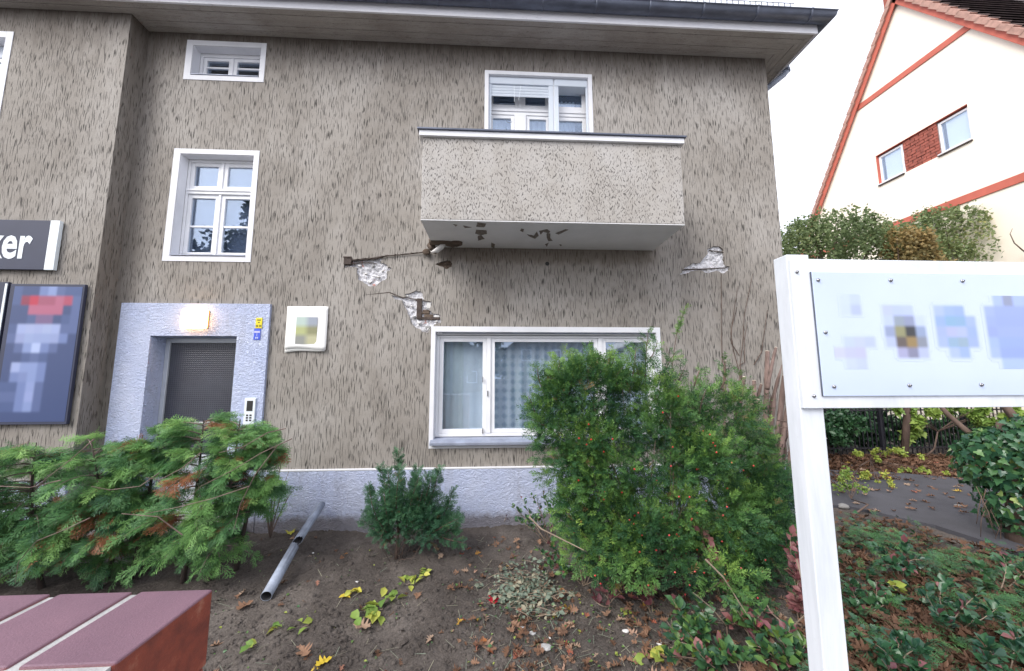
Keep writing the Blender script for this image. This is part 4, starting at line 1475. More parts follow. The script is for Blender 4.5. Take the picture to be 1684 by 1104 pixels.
sheet(px0, px1 - .01, pz0 - .025, pz1 - .04, -.006, .02, 'back_sheet', po, .03)
sheet(px0, px1, pz0 + .02, pz1, -.016, .012, 'sheet', po)
wc, gg1, gg2, gg3, gg4, gg5 = (240, 247, 250), (190, 208, 200), (160, 168, 182), (184, 190, 134), (146, 146, 110), (150, 152, 146)
print_grid('picture', px0 + (px1 - px0) * .25, px0 + (px1 - px0) * .76, pz0 + .085, pz1 - .14, -.0245,
           [[gg1, gg2], [gg3, gg4], [gg5, (192, 190, 154)]], po, 8, .5)

# utility plates
ya, yb = F(426, 534, -.04), None
yx0, yx1 = F(420.5, 532, -.04)[0], F(431, 532, -.04)[0]
yz0, yz1 = F(425, 540, -.04)[2], F(425, 523, -.04)[2]
yp = thing('utility_plate', 'small yellow plate with black print beside the door, above the blue one', 'sign', ((yx0 + yx1) / 2, -.036, yz0))
MB().box(yx0, yx1, -.043, -.0355, yz0, yz1).build('plate', 'yellow', yp, .002)
yc = (yx0 + yx1) / 2
glyphs('Nr 33', .034, (yc, -.0445, yz0 + .018), .8, 'black_print', yp, .0012, .0004, 'CENTER')
MB().box(yx0 + .015, yx1 - .015, -.0446, -.0438, yz1 - .034, yz1 - .022).box(yc - .01, yc + .01, -.0446, -.0438, yz1 - .064, yz1 - .054).build('print', 'black_print', yp)
bz_0, bz_1 = F(423, 559, -.04)[2], yz0 - .004
bp = thing('utility_plate', 'small blue plate with white print beside the door, under the yellow one', 'sign', ((yx0 + yx1) / 2, -.036, bz_0))
bxa, bxb = yx0 - .012, yx1 - .01
MB().box(bxa, bxb, -.043, -.0355, bz_0, bz_1).build('plate', 'blue_plate', bp, .002)
bc = (bxa + bxb) / 2
MB().box(bxa + .004, bxb - .004, -.0446, -.0438, bz_1 - .055, bz_1 - .03).box(bc - .003, bc + .003, -.0446, -.0438, bz_0 + .045, bz_1 - .056) \
    .build('print', simple('pale_lilac_print', (.5, .5, .8), .5, .05, 5, 50, 0), bp)
glyphs('0 0', .03, (bc, -.0445, bz_0 + .014), .8, 'white_film', bp, .001, .0004, 'CENTER')

# door intercom
ix0, ix1 = F(403, 670, -.04)[0], F(420.5, 670, -.04)[0]
iz0, iz1 = F(410, 700, -.04)[2], F(410, 655, -.04)[2]
ic = thing('intercom', 'silver door intercom with a dark screen and buttons on the blue surround', 'intercom', ((ix0 + ix1) / 2, -.036, iz0))
MB().box(ix0, ix1, -.055, -.0355, iz0, iz1).build('housing', 'white_film', ic, .004)
MB().box(ix0 + .028, ix1 - .026, -.0575, -.0552, iz1 - .155, iz1 - .03).build('screen', 'black_print', ic, .001)
for j in range(3):
    for i in range(2):
        MB().box(ix0 + .03 + .04 * i, ix0 + .055 + .04 * i, -.058, -.0552, iz1 - .215 - .03 * j, iz1 - .195 - .03 * j).build('button', 'black_print', ic, .001)

# ------------------------------------------------------------------ white sign on its post
Yp = -3.55
px_, pw = .93, .074
bx1_, zt_, zb__ = 2.75, 2.206, 1.741
sg = thing('garden_sign', 'large white framed board on a square white post in the right foreground', 'sign', (px_ + .04, Yp, 0))
MB().box(px_, px_ + pw, Yp, Yp + .055, -.1, 2.224).build('post', 'sign_white', sg, .003)
MB().box(bx1_ - .1, bx1_ - .1 + pw, Yp, Yp + .055, -.1, 2.224).build('post', 'sign_white', sg, .003)
MB().box(px_ + .001, bx1_, Yp - .012, Yp - .0005, zb__, zt_).build('board', 'sign_white', sg, .002)
pa = (F(1332, 447, Yp - .018)[0] + F(1358, 651, Yp - .018)[0]) / 2
pz_t, pz_b = F(1340, 447, Yp - .018)[2], F(1360, 652, Yp - .018)[2]
pl_ = MB().box(pa, bx1_ - .08, Yp - .018, Yp - .0125, pz_b, pz_t).build('cover_plate', 'sign_plate', sg, .0015)
MB().box(pa - .0022, pa - .0002, Yp - .0165, Yp - .0125, pz_b, pz_t).build('plate_edge', 'gutter', sg)
scr = [(1310, 447.5, -.012), (1338, 651.5, -.012), (1345, 461, -.018), (1464, 461.5, -.018), (1582, 462.5, -.018), (1357, 547, -.018), (1371, 636, -.018), (1495, 634, -.018), (1613, 633, -.018), (1702, 464, -.018), (1730, 632, -.018)]
for k, (a, b, dy) in enumerate(scr):
    q = F(a, b, Yp + dy)
    m = MB()
    m.tube([(q[0], Yp + dy - .0002, q[2]), (q[0], Yp + dy - .003, q[2])], [.0055, .005], 12)
    m.tube([(q[0], Yp + dy - .003, q[2]), (q[0], Yp + dy - .006, q[2])], [.0042, .003], 10)
    s_ = m.build('screw', 'steel', sg, 0, True)
    m = MB()
    m.tube([(q[0], Yp + dy - .006, q[2]), (q[0], Yp + dy - .0064, q[2])], .0016, 6)
    m.build('socket', 'black_print', s_)
# artwork on the plate: pale blue emblems and one ochre-and-black crest
base = (222, 238, 255)
cols, rws = 20, 7
xA, xB = F(1371, 560, Yp - .02)[0], F(1710, 560, Yp - .02)[0]
zA, zB = F(1500, 607, Yp - .02)[2], F(1500, 485, Yp - .02)[2]
g = [[base for _ in range(cols)] for _ in range(rws)]


def put(r, c, col):
    if 0 <= r < rws and 0 <= c < cols:
        g[r][c] = col


for r, c, col in [(0, 1, (216, 232, 254)), (0, 2, (208, 224, 252)), (1, 2, (194, 208, 242)), (1, 1, (214, 230, 254)), (4, 1, (206, 222, 248)), (4, 2, (206, 218, 248)), (4, 3, (200, 214, 244)), (5, 0, (214, 220, 246)), (5, 1, (206, 212, 244)), (5, 2, (206, 210, 242)), (6, 1, (212, 226, 252)), (6, 2, (206, 220, 250)),
                  (1, 5, (202, 214, 250)), (1, 6, (198, 214, 255)), (1, 7, (200, 216, 255)), (2, 6, (160, 174, 186)), (2, 7, (156, 166, 194)), (2, 5, (204, 220, 250)), (2, 8, (212, 228, 252)),
                  (3, 5, (162, 176, 206)), (3, 6, (160, 160, 116)), (3, 7, (62, 64, 66)), (3, 8, (160, 178, 208)), (4, 5, (196, 210, 240)), (4, 6, (110, 100, 94)), (4, 7, (164, 140, 90)), (4, 8, (150, 158, 170)), (5, 6, (182, 184, 216)), (5, 7, (146, 148, 172)), (5, 8, (196, 208, 240)),
                  (1, 10, (186, 206, 250)), (1, 11, (170, 196, 240)), (1, 12, (166, 192, 240)), (2, 10, (164, 192, 240)), (2, 11, (150, 192, 222)), (2, 12, (152, 190, 222)), (2, 13, (176, 198, 240)), (3, 10, (178, 196, 242)), (3, 11, (192, 200, 244)), (3, 12, (190, 204, 246)), (3, 13, (168, 192, 240)), (4, 11, (160, 192, 216)), (4, 12, (164, 190, 206)), (4, 10, (180, 200, 248)), (4, 13, (172, 194, 240)), (5, 11, (188, 208, 252)), (5, 12, (170, 196, 252)),
                  (1, 15, (174, 194, 242)), (1, 16, (168, 190, 238)), (2, 15, (168, 188, 236)), (3, 15, (164, 182, 232)), (4, 15, (176, 200, 248)), (5, 15, (180, 202, 250))]:
    put(r, c, col)
for r in range(7):
    for c in range(16, 20):
        put(r, c, [(182, 204, 255), (166, 186, 240), (164, 184, 236), (168, 188, 240), (162, 186, 240), (160, 182, 240), (184, 208, 255)][r])
put(0, 17, (156, 166, 192))
for r in range(7):
    for c in range(20):
        if g[r][c] == base and c > 8:
            g[r][c] = base
print_grid('artwork', xA, xB, zA, zB, Yp - .0184, g, pl_, 6, .35, (base, (0.54, 0.63, 0.80)))

# ------------------------------------------------------------------ brick wall in the near left corner
bw = thing('garden_wall', 'low wall capped with purple red clinker bricks in the left foreground', 'wall', (-.9, -3.9, 0))
wx1, wyf, wyn, wz = -.60, -3.752, -3.950, 1.390
MB().box(-3.2, wx1 - .004, -4.17, wyf - .004, -.1, wz - .155).build('core', 'brick_red', bw)
MB().box(-3.2, wx1 - .006, -4.165, wyf - .005, wz - .154, wz - .007).build('mortar_bed', 'mortar', bw)
bwid, jt = .146, .017
for row, (ya_, yb_) in enumerate([(wyn, wyf), (-4.168, wyn - .016)]):
    for k in range(14):
        xb_ = wx1 - k * (bwid + jt) - (0 if row == 0 else 0)
        for zz0, zz1 in ((wz - .15, wz),) + (((wz - .315, wz - .162),) if row == 0 and k == 0 else ()):
            o = MB().box(xb_ - bwid, xb_, ya_, yb_, zz0 + random.uniform(-.001, .001), zz1 + random.uniform(-.0025, 0)).build('brick', 'clinker', bw, .004)

# ------------------------------------------------------------------ neighbour's house: gable in the plane X = 12
nh = thing('neighbour_house', 'cream gabled house with red painted timbers and verge beyond the trees', 'house', (14, 4.2, 0))
AX = 12.0
ap = (4.22, 13.12)
sl = 1.66
eav = 6.3
hw = (ap[1] - eav) / sl
ga = [(ap[0] - hw, 0), (ap[0] + hw, 0), (ap[0] + hw, eav), (ap[0], ap[1] - .02), (ap[0] - hw, eav)]
# opening that holds both windows and the brick panel
oy0, oy1 = 3.12, 5.30
oz0, oz1 = 7.72, 8.70
m = MB()
pts = [Vector(q) for q in ga] + [Vector(q) for q in [(oy0, oz0), (oy1, oz0), (oy1, oz1), (oy0, oz1)]]
ed = [(i, (i + 1) % 5) for i in range(5)] + [(5, 6), (6, 7), (7, 8), (8, 5)]
v, e_, f, *_ = delaunay_2d_cdt(pts, ed, [], 0, 1e-5)
keep = []
hr = [(oy0, oz0), (oy1, oz0), (oy1, oz1), (oy0, oz1)]
for t in f:
    c = sum((v[i] for i in t), Vector((0, 0))) / len(t)
    if inside(c, ga) and not inside(c, hr):
        keep.append(tuple(t)[::-1])
m.add([(AX, q.x, q.y) for q in v], keep)
m.add([(AX, a, b) for a, b in hr] + [(AX + .14, a, b) for a, b in hr], [(i, (i + 1) % 4, 4 + (i + 1) % 4, 4 + i) for i in range(4)])
m.add([(AX, ap[0] - hw, 0), (AX, ap[0] - hw, eav), (AX + 10, ap[0] - hw, eav), (AX + 10, ap[0] - hw, 0)], [(0, 1, 2, 3)])
m.add([(AX, ap[0] + hw, 0), (AX, ap[0] + hw, eav), (AX + 10, ap[0] + hw, eav), (AX + 10, ap[0] + hw, 0)], [(0, 3, 2, 1)])
m.build('wall', 'cream', nh)
MB().box(AX + .141, AX + .3, oy0 - .1, oy1 + .1, oz0 - .1, oz1 + .1).build('backing_wall', 'dark', nh)
# reveals painted red
MB().box(AX + .001, AX + .14, oy0, oy1, oz1 - .012, oz1 - .0005).box(AX + .001, AX + .14, oy1 - .012, oy1 - .0005, oz0, oz1 - .013).build('painted_reveal', 'red_paint', nh)


def along(y0, z0, y1, z1, w, x0, x1, mat, name):
    d = np.array([y1 - y0, z1 - z0]); d /= np.linalg.norm(d); s = np.array([-d[1], d[0]]) * w / 2
    q = [(y0 - s[0], z0 - s[1]), (y1 - s[0], z1 - s[1]), (y1 + s[0], z1 + s[1]), (y0 + s[0], z0 + s[1])]
    MB().hull([(x1, a, b) for a, b in q], [(x0, a, b) for a, b in q]).build(name, mat, nh, .004)


zc = 10.61
along(ap[0] - (ap[1] - zc) / sl + .12, zc, ap[0] + (ap[1] - zc) / sl - .1, zc, .17, AX - .03, AX - .001, 'red_paint', 'painted_beam')
along(ap[0] - hw + .1, 6.30, ap[0] + hw - .1, 6.30, .20, AX - .03, AX - .001, 'red_paint', 'painted_beam')
# the wall extends below; verge boards and overhanging roof
for sg_ in (-1, 1):
    y1_, z1_ = ap[0] + sg_ * (hw + .5), ap[1] - sl * (hw + .5)
    along(ap[0] - sg_ * .03, ap[1] - .03, y1_, z1_ - .08, .20, AX - .10, AX - .07, 'red_paint', 'verge_board')
    # roof slab, with the row of verge tiles along its edge
    nrm = np.array([sg_ * sl, 1.0]); nrm /= np.linalg.norm(nrm)
    d = np.array([sg_, -sl]); d /= np.linalg.norm(d)
    A_ = np.array([ap[0], ap[1] + .06]); ln = (hw + .5) * math.hypot(1, sl)
    B_ = A_ + d * ln
    qs = [A_, B_, B_ + nrm * .05, A_ + nrm * .05]
    MB().hull([(AX + 10, a, b) for a, b in qs], [(AX - .068, a, b) for a, b in qs]).build('roof', 'dark_tile', nh)
    nt_ = int(ln / .30)
    for k in range(nt_):
        a0 = A_ + d * (k * ln / nt_) + nrm * .052
        a1 = A_ + d * ((k + 1.06) * ln / nt_) + nrm * .085
        q = [a0 - nrm * .12, a1 - nrm * .12, a1, a0 + nrm * .0]
        MB().hull([(AX + .05, a, b) for a, b in q], [(AX - .16, a, b) for a, b in q]).build('verge_tile', 'clay', nh, .004)
    # dark field tiles in courses, each course proud of the next
    crs = MB()
    for k in range(nt_):
        a0 = A_ + d * (k * ln / nt_) + nrm * .052
        a1 = A_ + d * ((k + 1.04) * ln / nt_) + nrm * .10
        for j in range(14):
            xx = AX + .055 + j * .24
            q = [a0, a1, a1 + nrm * .018, a0 + nrm * .018]
            crs.hull([(xx + .235, a, b) for a, b in q], [(xx, a, b) for a, b in q])
    ob = crs.build('roof_tiles', 'dark_tile', nh)
    ob['kind'] = 'stuff'
# chimney just beyond the ridge
ch = MB()
cy_, cz_ = ap[0] + .22, ap[1]
MB().box(AX + .35, AX + .95, ap[0] + .16, ap[0] + .62, cz_ - 1.2, cz_ + 1.3).build('chimney', 'brick_red', nh)
# two small windows and the brick panel between them
wy = [(4.62, 5.28), (3.13, 3.78)]
for (a, b) in wy:
    m = MB()
    xw = AX + .07
    t = .06
    m.box(xw, xw + .06, a, a + t, oz0 + .04, oz1 - .05).box(xw, xw + .06, b - t, b, oz0 + .04, oz1 - .05) \
        .box(xw, xw + .06, a + t, b - t, oz1 - .05 - t, oz1 - .05).box(xw, xw + .06, a + t, b - t, oz0 + .04, oz0 + .04 + t)
    w_ = m.build('window', 'white_wood', nh, .006)
    MB().box(xw + .02, xw + .03, a + t, b - t, oz0 + .04 + t, oz1 - .05 - t).build('pane', 'glass', w_)
    MB().box(xw + .05, xw + .055, a + t, b - t - .07, oz0 + .1, oz1 - .1).build('blind', 'paper', w_)
    MB().box(AX - .04, xw, a - .02, b + .02, oz0 + .001, oz0 + .03).build('sill', 'white_plaster', w_)
    MB().box(AX - .045, AX - .001, a - .02, b + .02, oz0 - .03, oz0 - .001).build('sill_edge', 'rust', w_)
MB().box(AX + .075, AX + .14, 3.79, 4.61, oz0 + .01, oz1 - .013).build('mortar_panel', 'mortar', nh)
nby = 11
bh = (oz1 - oz0 - .03) / nby
meshes = {}
for r in range(nby):
    y = 3.79 - (.11 if r % 2 else 0)
    while y < 4.61:
        ya_, yb_ = max(y, 3.792), min(y + .20, 4.608)
        if yb_ - ya_ > .04:
            dx = random.uniform(-.012, .008)
            MB().box(AX + .045 + dx, AX + .076, ya_ + .005, yb_ - .007, oz0 + .016 + r * bh, oz0 + .016 + (r + 1) * bh - .012).build('brick', 'brick_red', nh)
        y += .21
# small satellite-like grey flue seen over the leaves
# yard wall behind the fence, and the ground in front of the neighbour
structure(MB().box(4.6, 22, 5.05, 7.2, -.1, .02).build('yard_paving', simple('pale_yard_paving', (0.50, 0.48, 0.46), .9, .1, 2, 60, .001)))

# ------------------------------------------------------------------ iron fence across the end of the drive
YF = 3.25
fe = thing('iron_fence', 'black iron picket fence behind the asphalt drive, seen under the white sign', 'fence', (8, YF, 0))
fx0_, fx1_ = 4.7, 15.0
MB().box(fx0_, fx1_, YF - .015, YF + .015, 1.02, 1.05).build('rail', 'black_iron', fe)
MB().box(fx0_, fx1_, YF - .015, YF + .015, .18, .21).build('rail', 'black_iron', fe)
pk = None
x = fx0_
while x < fx1_:
    if pk is None:
        pk = MB().box(-.009, .009, -.009, .009, .06, 1.22)
        pk.add([(-.009, -.009, 1.22), (.009, -.009, 1.22), (.009, .009, 1.22), (-.009, .009, 1.22), (0, 0, 1.30)], [(0, 1, 4), (1, 2, 4), (2, 3, 4), (3, 0, 4)])
        me = bpy.data.meshes.new('picket'); me.from_pydata(pk.v, [], pk.f); me.materials.append(M['black_iron'])
    o = link('picket', me, None, fe, (x - 8, -.0, 0))
    x += .105
for x in np.arange(fx0_, fx1_ + .1, 2.06):
    MB().box(x - .03, x + .03, YF - .035, YF + .035, -.05, 1.38).build('post', 'black_iron', fe, .004)

# ------------------------------------------------------------------ plants
def yew_bush(name, label, base, blobs, n_sub, shoots_per, seed, mat, size=(.06, .10), berries=0, leaders=(), stems=(), cat='shrub', sub_r=(.13, .24), inner=.45, group=None, limb=1.0):
    """blobs: (centre, radii) of the foliage mass; sub blobs give it its lumpy outline"""
    r = np.random.default_rng(seed)
    root = thing(name, label, cat, tuple(base), group)
    subs = []
    w = np.array([b[1][0] * b[1][1] * b[1][2] for b in blobs]); w = (w ** .67); w /= w.sum()
    for _ in range(n_sub):
        c, rad = blobs[r.choice(len(blobs), p=w)]
        d = rnd_dirs(1, -1, r)[0]
        rr = r.uniform(inner, .95)
        subs.append((np.array(c) + d * np.array(rad) * rr, r.uniform(*sub_r), d))
    P, D, T = [], [], []
    for c, rad, dd in subs:
        n = int(shoots_per * (rad / .18) ** 2)
        u = rnd_dirs(n, -.7, r)
        rr = r.uniform(.45, 1.0, n)[:, None]
        pos = c + u * rr * rad * np.array([1, 1, 1.15])
        dr = norm(u * 1.1 + dd * .5 + np.array([0, -.15, .22]) + r.normal(0, .34, (n, 3)))
        base_t = r.uniform(.08, .55)
        P.append(pos); D.append(dr)
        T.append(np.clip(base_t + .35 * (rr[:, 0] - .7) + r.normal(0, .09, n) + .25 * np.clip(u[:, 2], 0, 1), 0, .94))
    tw = MB()
    for (a, b, k) in leaders:
        a = np.array(a, float); b = np.array(b, float)
        L_ = np.linalg.norm(b - a)
        n = int(L_ / .014 * k)
        t = r.uniform(0.15, 1, n)
        bend = r.normal(0, .03, 3)
        c = a + (b - a) * t[:, None] + np.sin(t * math.pi)[:, None] * bend
        ax = norm(b - a)
        u = norm(rnd_dirs(n, -1, r)); u = norm(u - ax * (u @ ax)[:, None])
        P.append(c + u * .01); D.append(norm(u * (1.2 - .6 * t[:, None]) + ax * .55)); T.append(np.clip(r.normal(.45, .15, n), 0, .95))
        tt = np.linspace(0, 1, 5)
        tw.tube([a + (b - a) * q + math.sin(q * math.pi) * bend for q in tt], [.008 - .006 * q for q in tt], 5)
    for s in stems:
        tw.tube(s[0], s[1], 7)
    # limbs from the base to sub blobs
    for c, rad, dd in subs[::4]:
        q = np.array(base) + r.normal(0, .05, 3) * [1, 1, 0]
        mid = (q + c) / 2 + r.normal(0, .06, 3) + np.array([0, 0, -.1])
        tw.tube([q, mid, c], [.022 * limb, .011 * limb, .004 * limb], 5)
    P = np.concatenate(P); D = np.concatenate(D); T = np.concatenate(T)
    brown = r.random(len(T)) < .008
    T[brown] = 1.0
    ok = P[:, 2] > gh(P[:, 0], P[:, 1]) + .01
    ok &= P[:, 1] < -.09
    P, D, T = P[ok], D[ok], T[ok]
    n = len(P)
    up = norm(r.normal(0, .5, (n, 3)) + np.array([0, -.4, 1.0]))
    R = frames(D, up)
    sc_ = r.uniform(size[0], size[1], n)
    k = r.integers(0, len(T_YEW), n)
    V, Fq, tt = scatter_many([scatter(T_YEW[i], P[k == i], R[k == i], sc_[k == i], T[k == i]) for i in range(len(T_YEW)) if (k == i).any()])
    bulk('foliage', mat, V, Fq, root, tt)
    tw.build('branches', 'bark', root, 0, True)
    if berries:
        m = MB()
        idx = r.choice(n, berries * 6, replace=False)
        idx = idx[np.argsort(P[idx, 1])][:berries]
        for i in idx:
            q = P[i] + D[i] * .05 + np.array([0, -.035, 0])
            rr = .0085
            vs = [q + rr * np.array(d) for d in ((1, 0, 0), (-1, 0, 0), (0, 1, 0), (0, -1, 0), (0, 0, 1), (0, 0, -1))]
            m.add(vs, [(0, 2, 4), (2, 1, 4), (1, 3, 4), (3, 0, 4), (2, 0, 5), (1, 2, 5), (3, 1, 5), (0, 3, 5)])
        o = m.build('berries', 'berry', root)
        o['kind'] = 'stuff'
    return root


# large berried yew
yb = lambda px, py, Y_: F(px, py, Y_)
blobs = [(yb(935, 720, -1.3), (.32, .30, .62)), (yb(1000, 760, -1.45), (.36, .34, .62)), (yb(1090, 760, -1.5), (.40, .36, .66)), (yb(1050, 660, -1.4), (.38, .28, .36)),
         (yb(1160, 820, -1.5), (.36, .34, .58)), (yb(1185, 690, -1.3), (.24, .25, .38)), (yb(1235, 860, -1.4), (.26, .30, .44)), (yb(1060, 900, -1.7), (.42, .26, .26)), (yb(960, 640, -1.35), (.24, .22, .28)), (yb(1235, 770, -1.2), (.22, .25, .36)),
         (yb(960, 810, -1.4), (.24, .26, .30)), (yb(1015, 840, -1.5), (.30, .26, .34)), (yb(1125, 730, -1.35), (.30, .25, .42)), (yb(1000, 880, -1.6), (.28, .24, .30)), (yb(1140, 915, -1.75), (.30, .22, .26)), (yb(1200, 930, -1.6), (.24, .22, .24)), (yb(905, 680, -1.3), (.20, .22, .36))]
leaders = [(yb(1062, 640, -1.35), yb(1066, 545, -1.35), 1.3), (yb(1062, 600, -1.35), yb(1082, 560, -1.38), 1.2), (yb(1050, 620, -1.35), yb(1030, 570, -1.3), 1.0), (yb(1085, 640, -1.35), yb(1112, 578, -1.3), 1.0),
           (yb(915, 640, -1.3), yb(920, 592, -1.3), 1.2), (yb(900, 660, -1.3), yb(885, 602, -1.3), 1.1), (yb(960, 620, -1.3), yb(968, 590, -1.3), 1.2), (yb(985, 620, -1.3), yb(988, 578, -1.3), .8),
           (yb(935, 650, -1.35), yb(948, 596, -1.4), 1.3), (yb(900, 700, -1.4), yb(874, 690, -1.45), 1.2), (yb(1020, 640, -1.45), yb(1024, 604, -1.5), 1.2), (yb(1040, 620, -1.4), yb(1046, 572, -1.4), 1.1), (yb(1100, 690, -1.5), yb(1094, 628, -1.55), 1.2), (yb(1150, 690, -1.45), yb(1162, 640, -1.5), 1.2), (yb(1215, 700, -1.3), yb(1232, 650, -1.3), 1.1), (yb(1250, 760, -1.2), yb(1272, 705, -1.2), 1.1),
           (yb(1185, 640, -1.25), yb(1190, 590, -1.25), 1.5), (yb(1195, 660, -1.25), yb(1215, 612, -1.25), 1.1), (yb(1140, 640, -1.25), yb(1150, 610, -1.2), 1.0), (yb(1110, 640, -1.2), yb(1128, 600, -1.2), .9), (yb(890, 720, -1.25), yb(868, 650, -1.25), 1.1), (yb(1000, 620, -1.3), yb(1012, 585, -1.3), 1.1)]
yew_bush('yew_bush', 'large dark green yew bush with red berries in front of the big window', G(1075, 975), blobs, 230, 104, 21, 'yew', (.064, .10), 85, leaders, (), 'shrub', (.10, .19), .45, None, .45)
# detached sprig of yew up against the wall
sp = thing('yew_sprig', 'thin yew shoot reaching up the wall right of the big window', 'plant', tuple(G(1130, 900)))
r = np.random.default_rng(77)
a, b = F(1112, 552, -.5), F(1126, 508, -.5)
n = 46
t = r.uniform(0, 1, n)
P = a + (b - a) * t[:, None]
D = norm(r.normal(0, .6, (n, 3)) + (b - a) / np.linalg.norm(b - a) * .8)
V, Fq, tt = scatter(T_YEW[0], P, frames(D, norm(r.normal(0, 1, (n, 3)))), r.uniform(.05, .085, n), r.uniform(.4, .8, n))
bulk('foliage', 'yew', V, Fq, sp, tt)
MB().tube([b, a, F(1106, 600, -.52), F(1095, 700, -.6), G(1130, 900)], [.003, .004, .005, .008, .012], 5).build('stem', 'bark', sp)

# young yew by the plinth
cb = G(652, 918)
yc_ = cb[1]
qf = lambda px, py: F(px, py, yc_)
lead = []
for (a, b) in [((655, 880), (655, 742)), ((640, 880), (624, 768)), ((668, 880), (686, 770)), ((680, 880), (722, 772)), ((665, 890), (702, 778)), ((650, 890), (607, 800)), ((645, 895), (603, 840)), ((690, 880), (745, 805)), ((700, 885), (755, 845)), ((640, 860), (638, 775)), ((720, 880), (750, 870))]:
    lead.append((F(a[0], a[1], yc_), F(b[0], b[1], yc_ + random.uniform(-.15, .15)), 3.8))
    lead.append((F(a[0], a[1], yc_), F(b[0] + random.uniform(-14, 14), b[1] + random.uniform(5, 40), yc_ + random.uniform(-.28, .28)), 2.6))
yew_bush('young_yew', 'small rounded young yew growing in bare soil before the blue plinth', cb,
         [(F(645, 850, yc_), (.20, .20, .24)), (F(700, 855, yc_), (.24, .20, .22)), (F(670, 825, yc_), (.22, .18, .16))], 52, 95, 5, 'yew_blue', (.045, .07), 0, lead,
         [([cb + [0, 0, -.03], cb + [.0, 0, .12], cb + [.02, 0, .35]], [.013, .011, .007])], 'shrub', (.09, .15), .45, None, .12)


def hedge_plant(k, base, top, label, seed, spread=.5, nbr=46):
    r = np.random.default_rng(seed)
    base = np.array(base); top = np.array(top)
    root = thing('thuja_shrub', label, 'shrub', tuple(base))
    br = MB()
    H_ = top[2] - base[2]
    P, D, U, S, T = [], [], [], [], []
    mid = (base + top) / 2 + r.normal(0, .04, 3) * [1, 1, 0]
    stem = lambda t: (1 - t) ** 2 * base + 2 * t * (1 - t) * mid + t * t * top
    MB().tube([stem(t) for t in np.linspace(0, 1, 8)], [.024 * (1 - .85 * t) for t in np.linspace(0, 1, 8)], 7).build('trunk', 'bark_dark', root, 0, True)
    for i in range(nbr):
        t = r.uniform(.10, .98) ** .85
        a = r.uniform(0, 2 * math.pi)
        ln = spread * r.uniform(.5, 1.15) * (1.15 - .72 * t) * (.55 if t < .35 else 1)
        s = stem(t)
        out = np.array([math.cos(a), math.sin(a), 0])
        rise = r.uniform(.1, .7)
        pts = [s + out * ln * q + np.array([0, 0, ln * (rise * q - .75 * q * q * (1 - t * .5))]) for q in np.linspace(0, 1, 6)]
        br.tube(pts, [.008 * (1 - .8 * q) * (.6 + ln) for q in np.linspace(0, 1, 6)], 5)
        nf = int(18 + 40 * ln)
        if t < .38: nf = int(nf * .6)
        bt = r.uniform(.15, .75)
        dead = r.random() < .04
        for j in range(nf):
            q = r.uniform(.25, 1.02)
            m_ = min(int(q * 5), 4)
            f_ = q * 5 - m_
            c = pts[m_] * (1 - f_) + pts[min(m_ + 1, 5)] * f_
            ax = norm(pts[min(m_ + 1, 5)] - pts[m_])
            sd_ = np.cross(ax, [0, 0, 1.0]) * r.choice([-1, 1])
            d = norm(ax * r.uniform(.4, 1.1) + sd_ * r.uniform(.2, 1.0) + np.array([0, 0, r.uniform(-.45, .35)]))
            P.append(c + r.normal(0, .012, 3)); D.append(d)
            U.append(norm(np.array([0, -.5, 1.0]) + r.normal(0, .55, 3)))
            S.append(r.uniform(.10, .18))
            T.append(.97 if (dead and r.random() < .8) or r.random() < .018 else float(np.clip(bt + r.normal(0, .12) + .15 * (t - .5), 0, .93)))
    P, D, U, S, T = map(np.array, (P, D, U, S, T))
    ok = (P[:, 2] > .04) & (P[:, 1] < (-.12))
    P, D, U, S, T = P[ok], D[ok], U[ok], S[ok], T[ok]
    kk = r.integers(0, len(T_THUJA), len(P))
    R = frames(D, U)
    V, Fq, tt = scatter_many([scatter(T_THUJA[i], P[kk == i], R[kk == i], S[kk == i], T[kk == i]) for i in range(len(T_THUJA)) if (kk == i).any()])
    bulk('foliage', 'thuja', V, Fq, root, tt)
    br.build('branches', 'bark_pale', root, 0, True)
    return root


hl = ['leftmost thuja of the hedge, cut by the picture edge', 'second thuja from the left, leaning over the brick wall', 'third thuja from the left with a bare gap low down', 'middle thuja of the hedge under the advertising board',
      'thuja before the left leg of the blue door surround', 'tall bright thuja in front of the entrance door', 'full thuja with browned sprays under the intercom', 'last thuja at the right end of the hedge beside the grey pipe']
spec = [((-20, 975), (-40, 740), .62, 44), ((70, 968), (60, 728), .6, 44), ((160, 966), (150, 728), .55, 42), ((175, 952), (235, 715), .52, 40), ((215, 950), (262, 700), .5, 40), ((300, 960), (335, 690), .5, 46), ((345, 955), (395, 690), .48, 46), ((388, 938), (440, 712), .36, 34)]
for k, (b, t, s, nbr) in enumerate(spec):
    g_ = G(*b)
    tp = F(t[0], t[1], g_[1])
    hedge_plant(k, (g_[0], g_[1], gh(g_[0], g_[1]) - .02), tp, hl[k], 100 + k, s, nbr)
hb = thing('bare_branches', 'long bare branches sticking out of the thuja hedge', 'branch', tuple(G(200, 960)))
for pts in [[(330, 745), (300, 770), (262, 790), (240, 785)], [(262, 778), (230, 800), (180, 806), (150, 800)], [(155, 722), (135, 740), (115, 757), (60, 800)], [(148, 852), (110, 870), (60, 890), (30, 925), (25, 960)], [(480, 722), (430, 745), (380, 775), (330, 800), (300, 830)],
            [(470, 705), (440, 712), (400, 735), (360, 745)], [(410, 800), (350, 820), (290, 835), (240, 845)], [(100, 790), (50, 802), (0, 800)], [(455, 735), (420, 780), (395, 830), (385, 870)], [(300, 880), (260, 850), (200, 845)]]:
    MB().tube([F(a, b, -1.62 - .03 * (i % 2)) for i, (a, b) in enumerate(pts)], [.0042 - .0007 * i for i in range(len(pts))], 5).build('branch', 'bark_mid', hb)
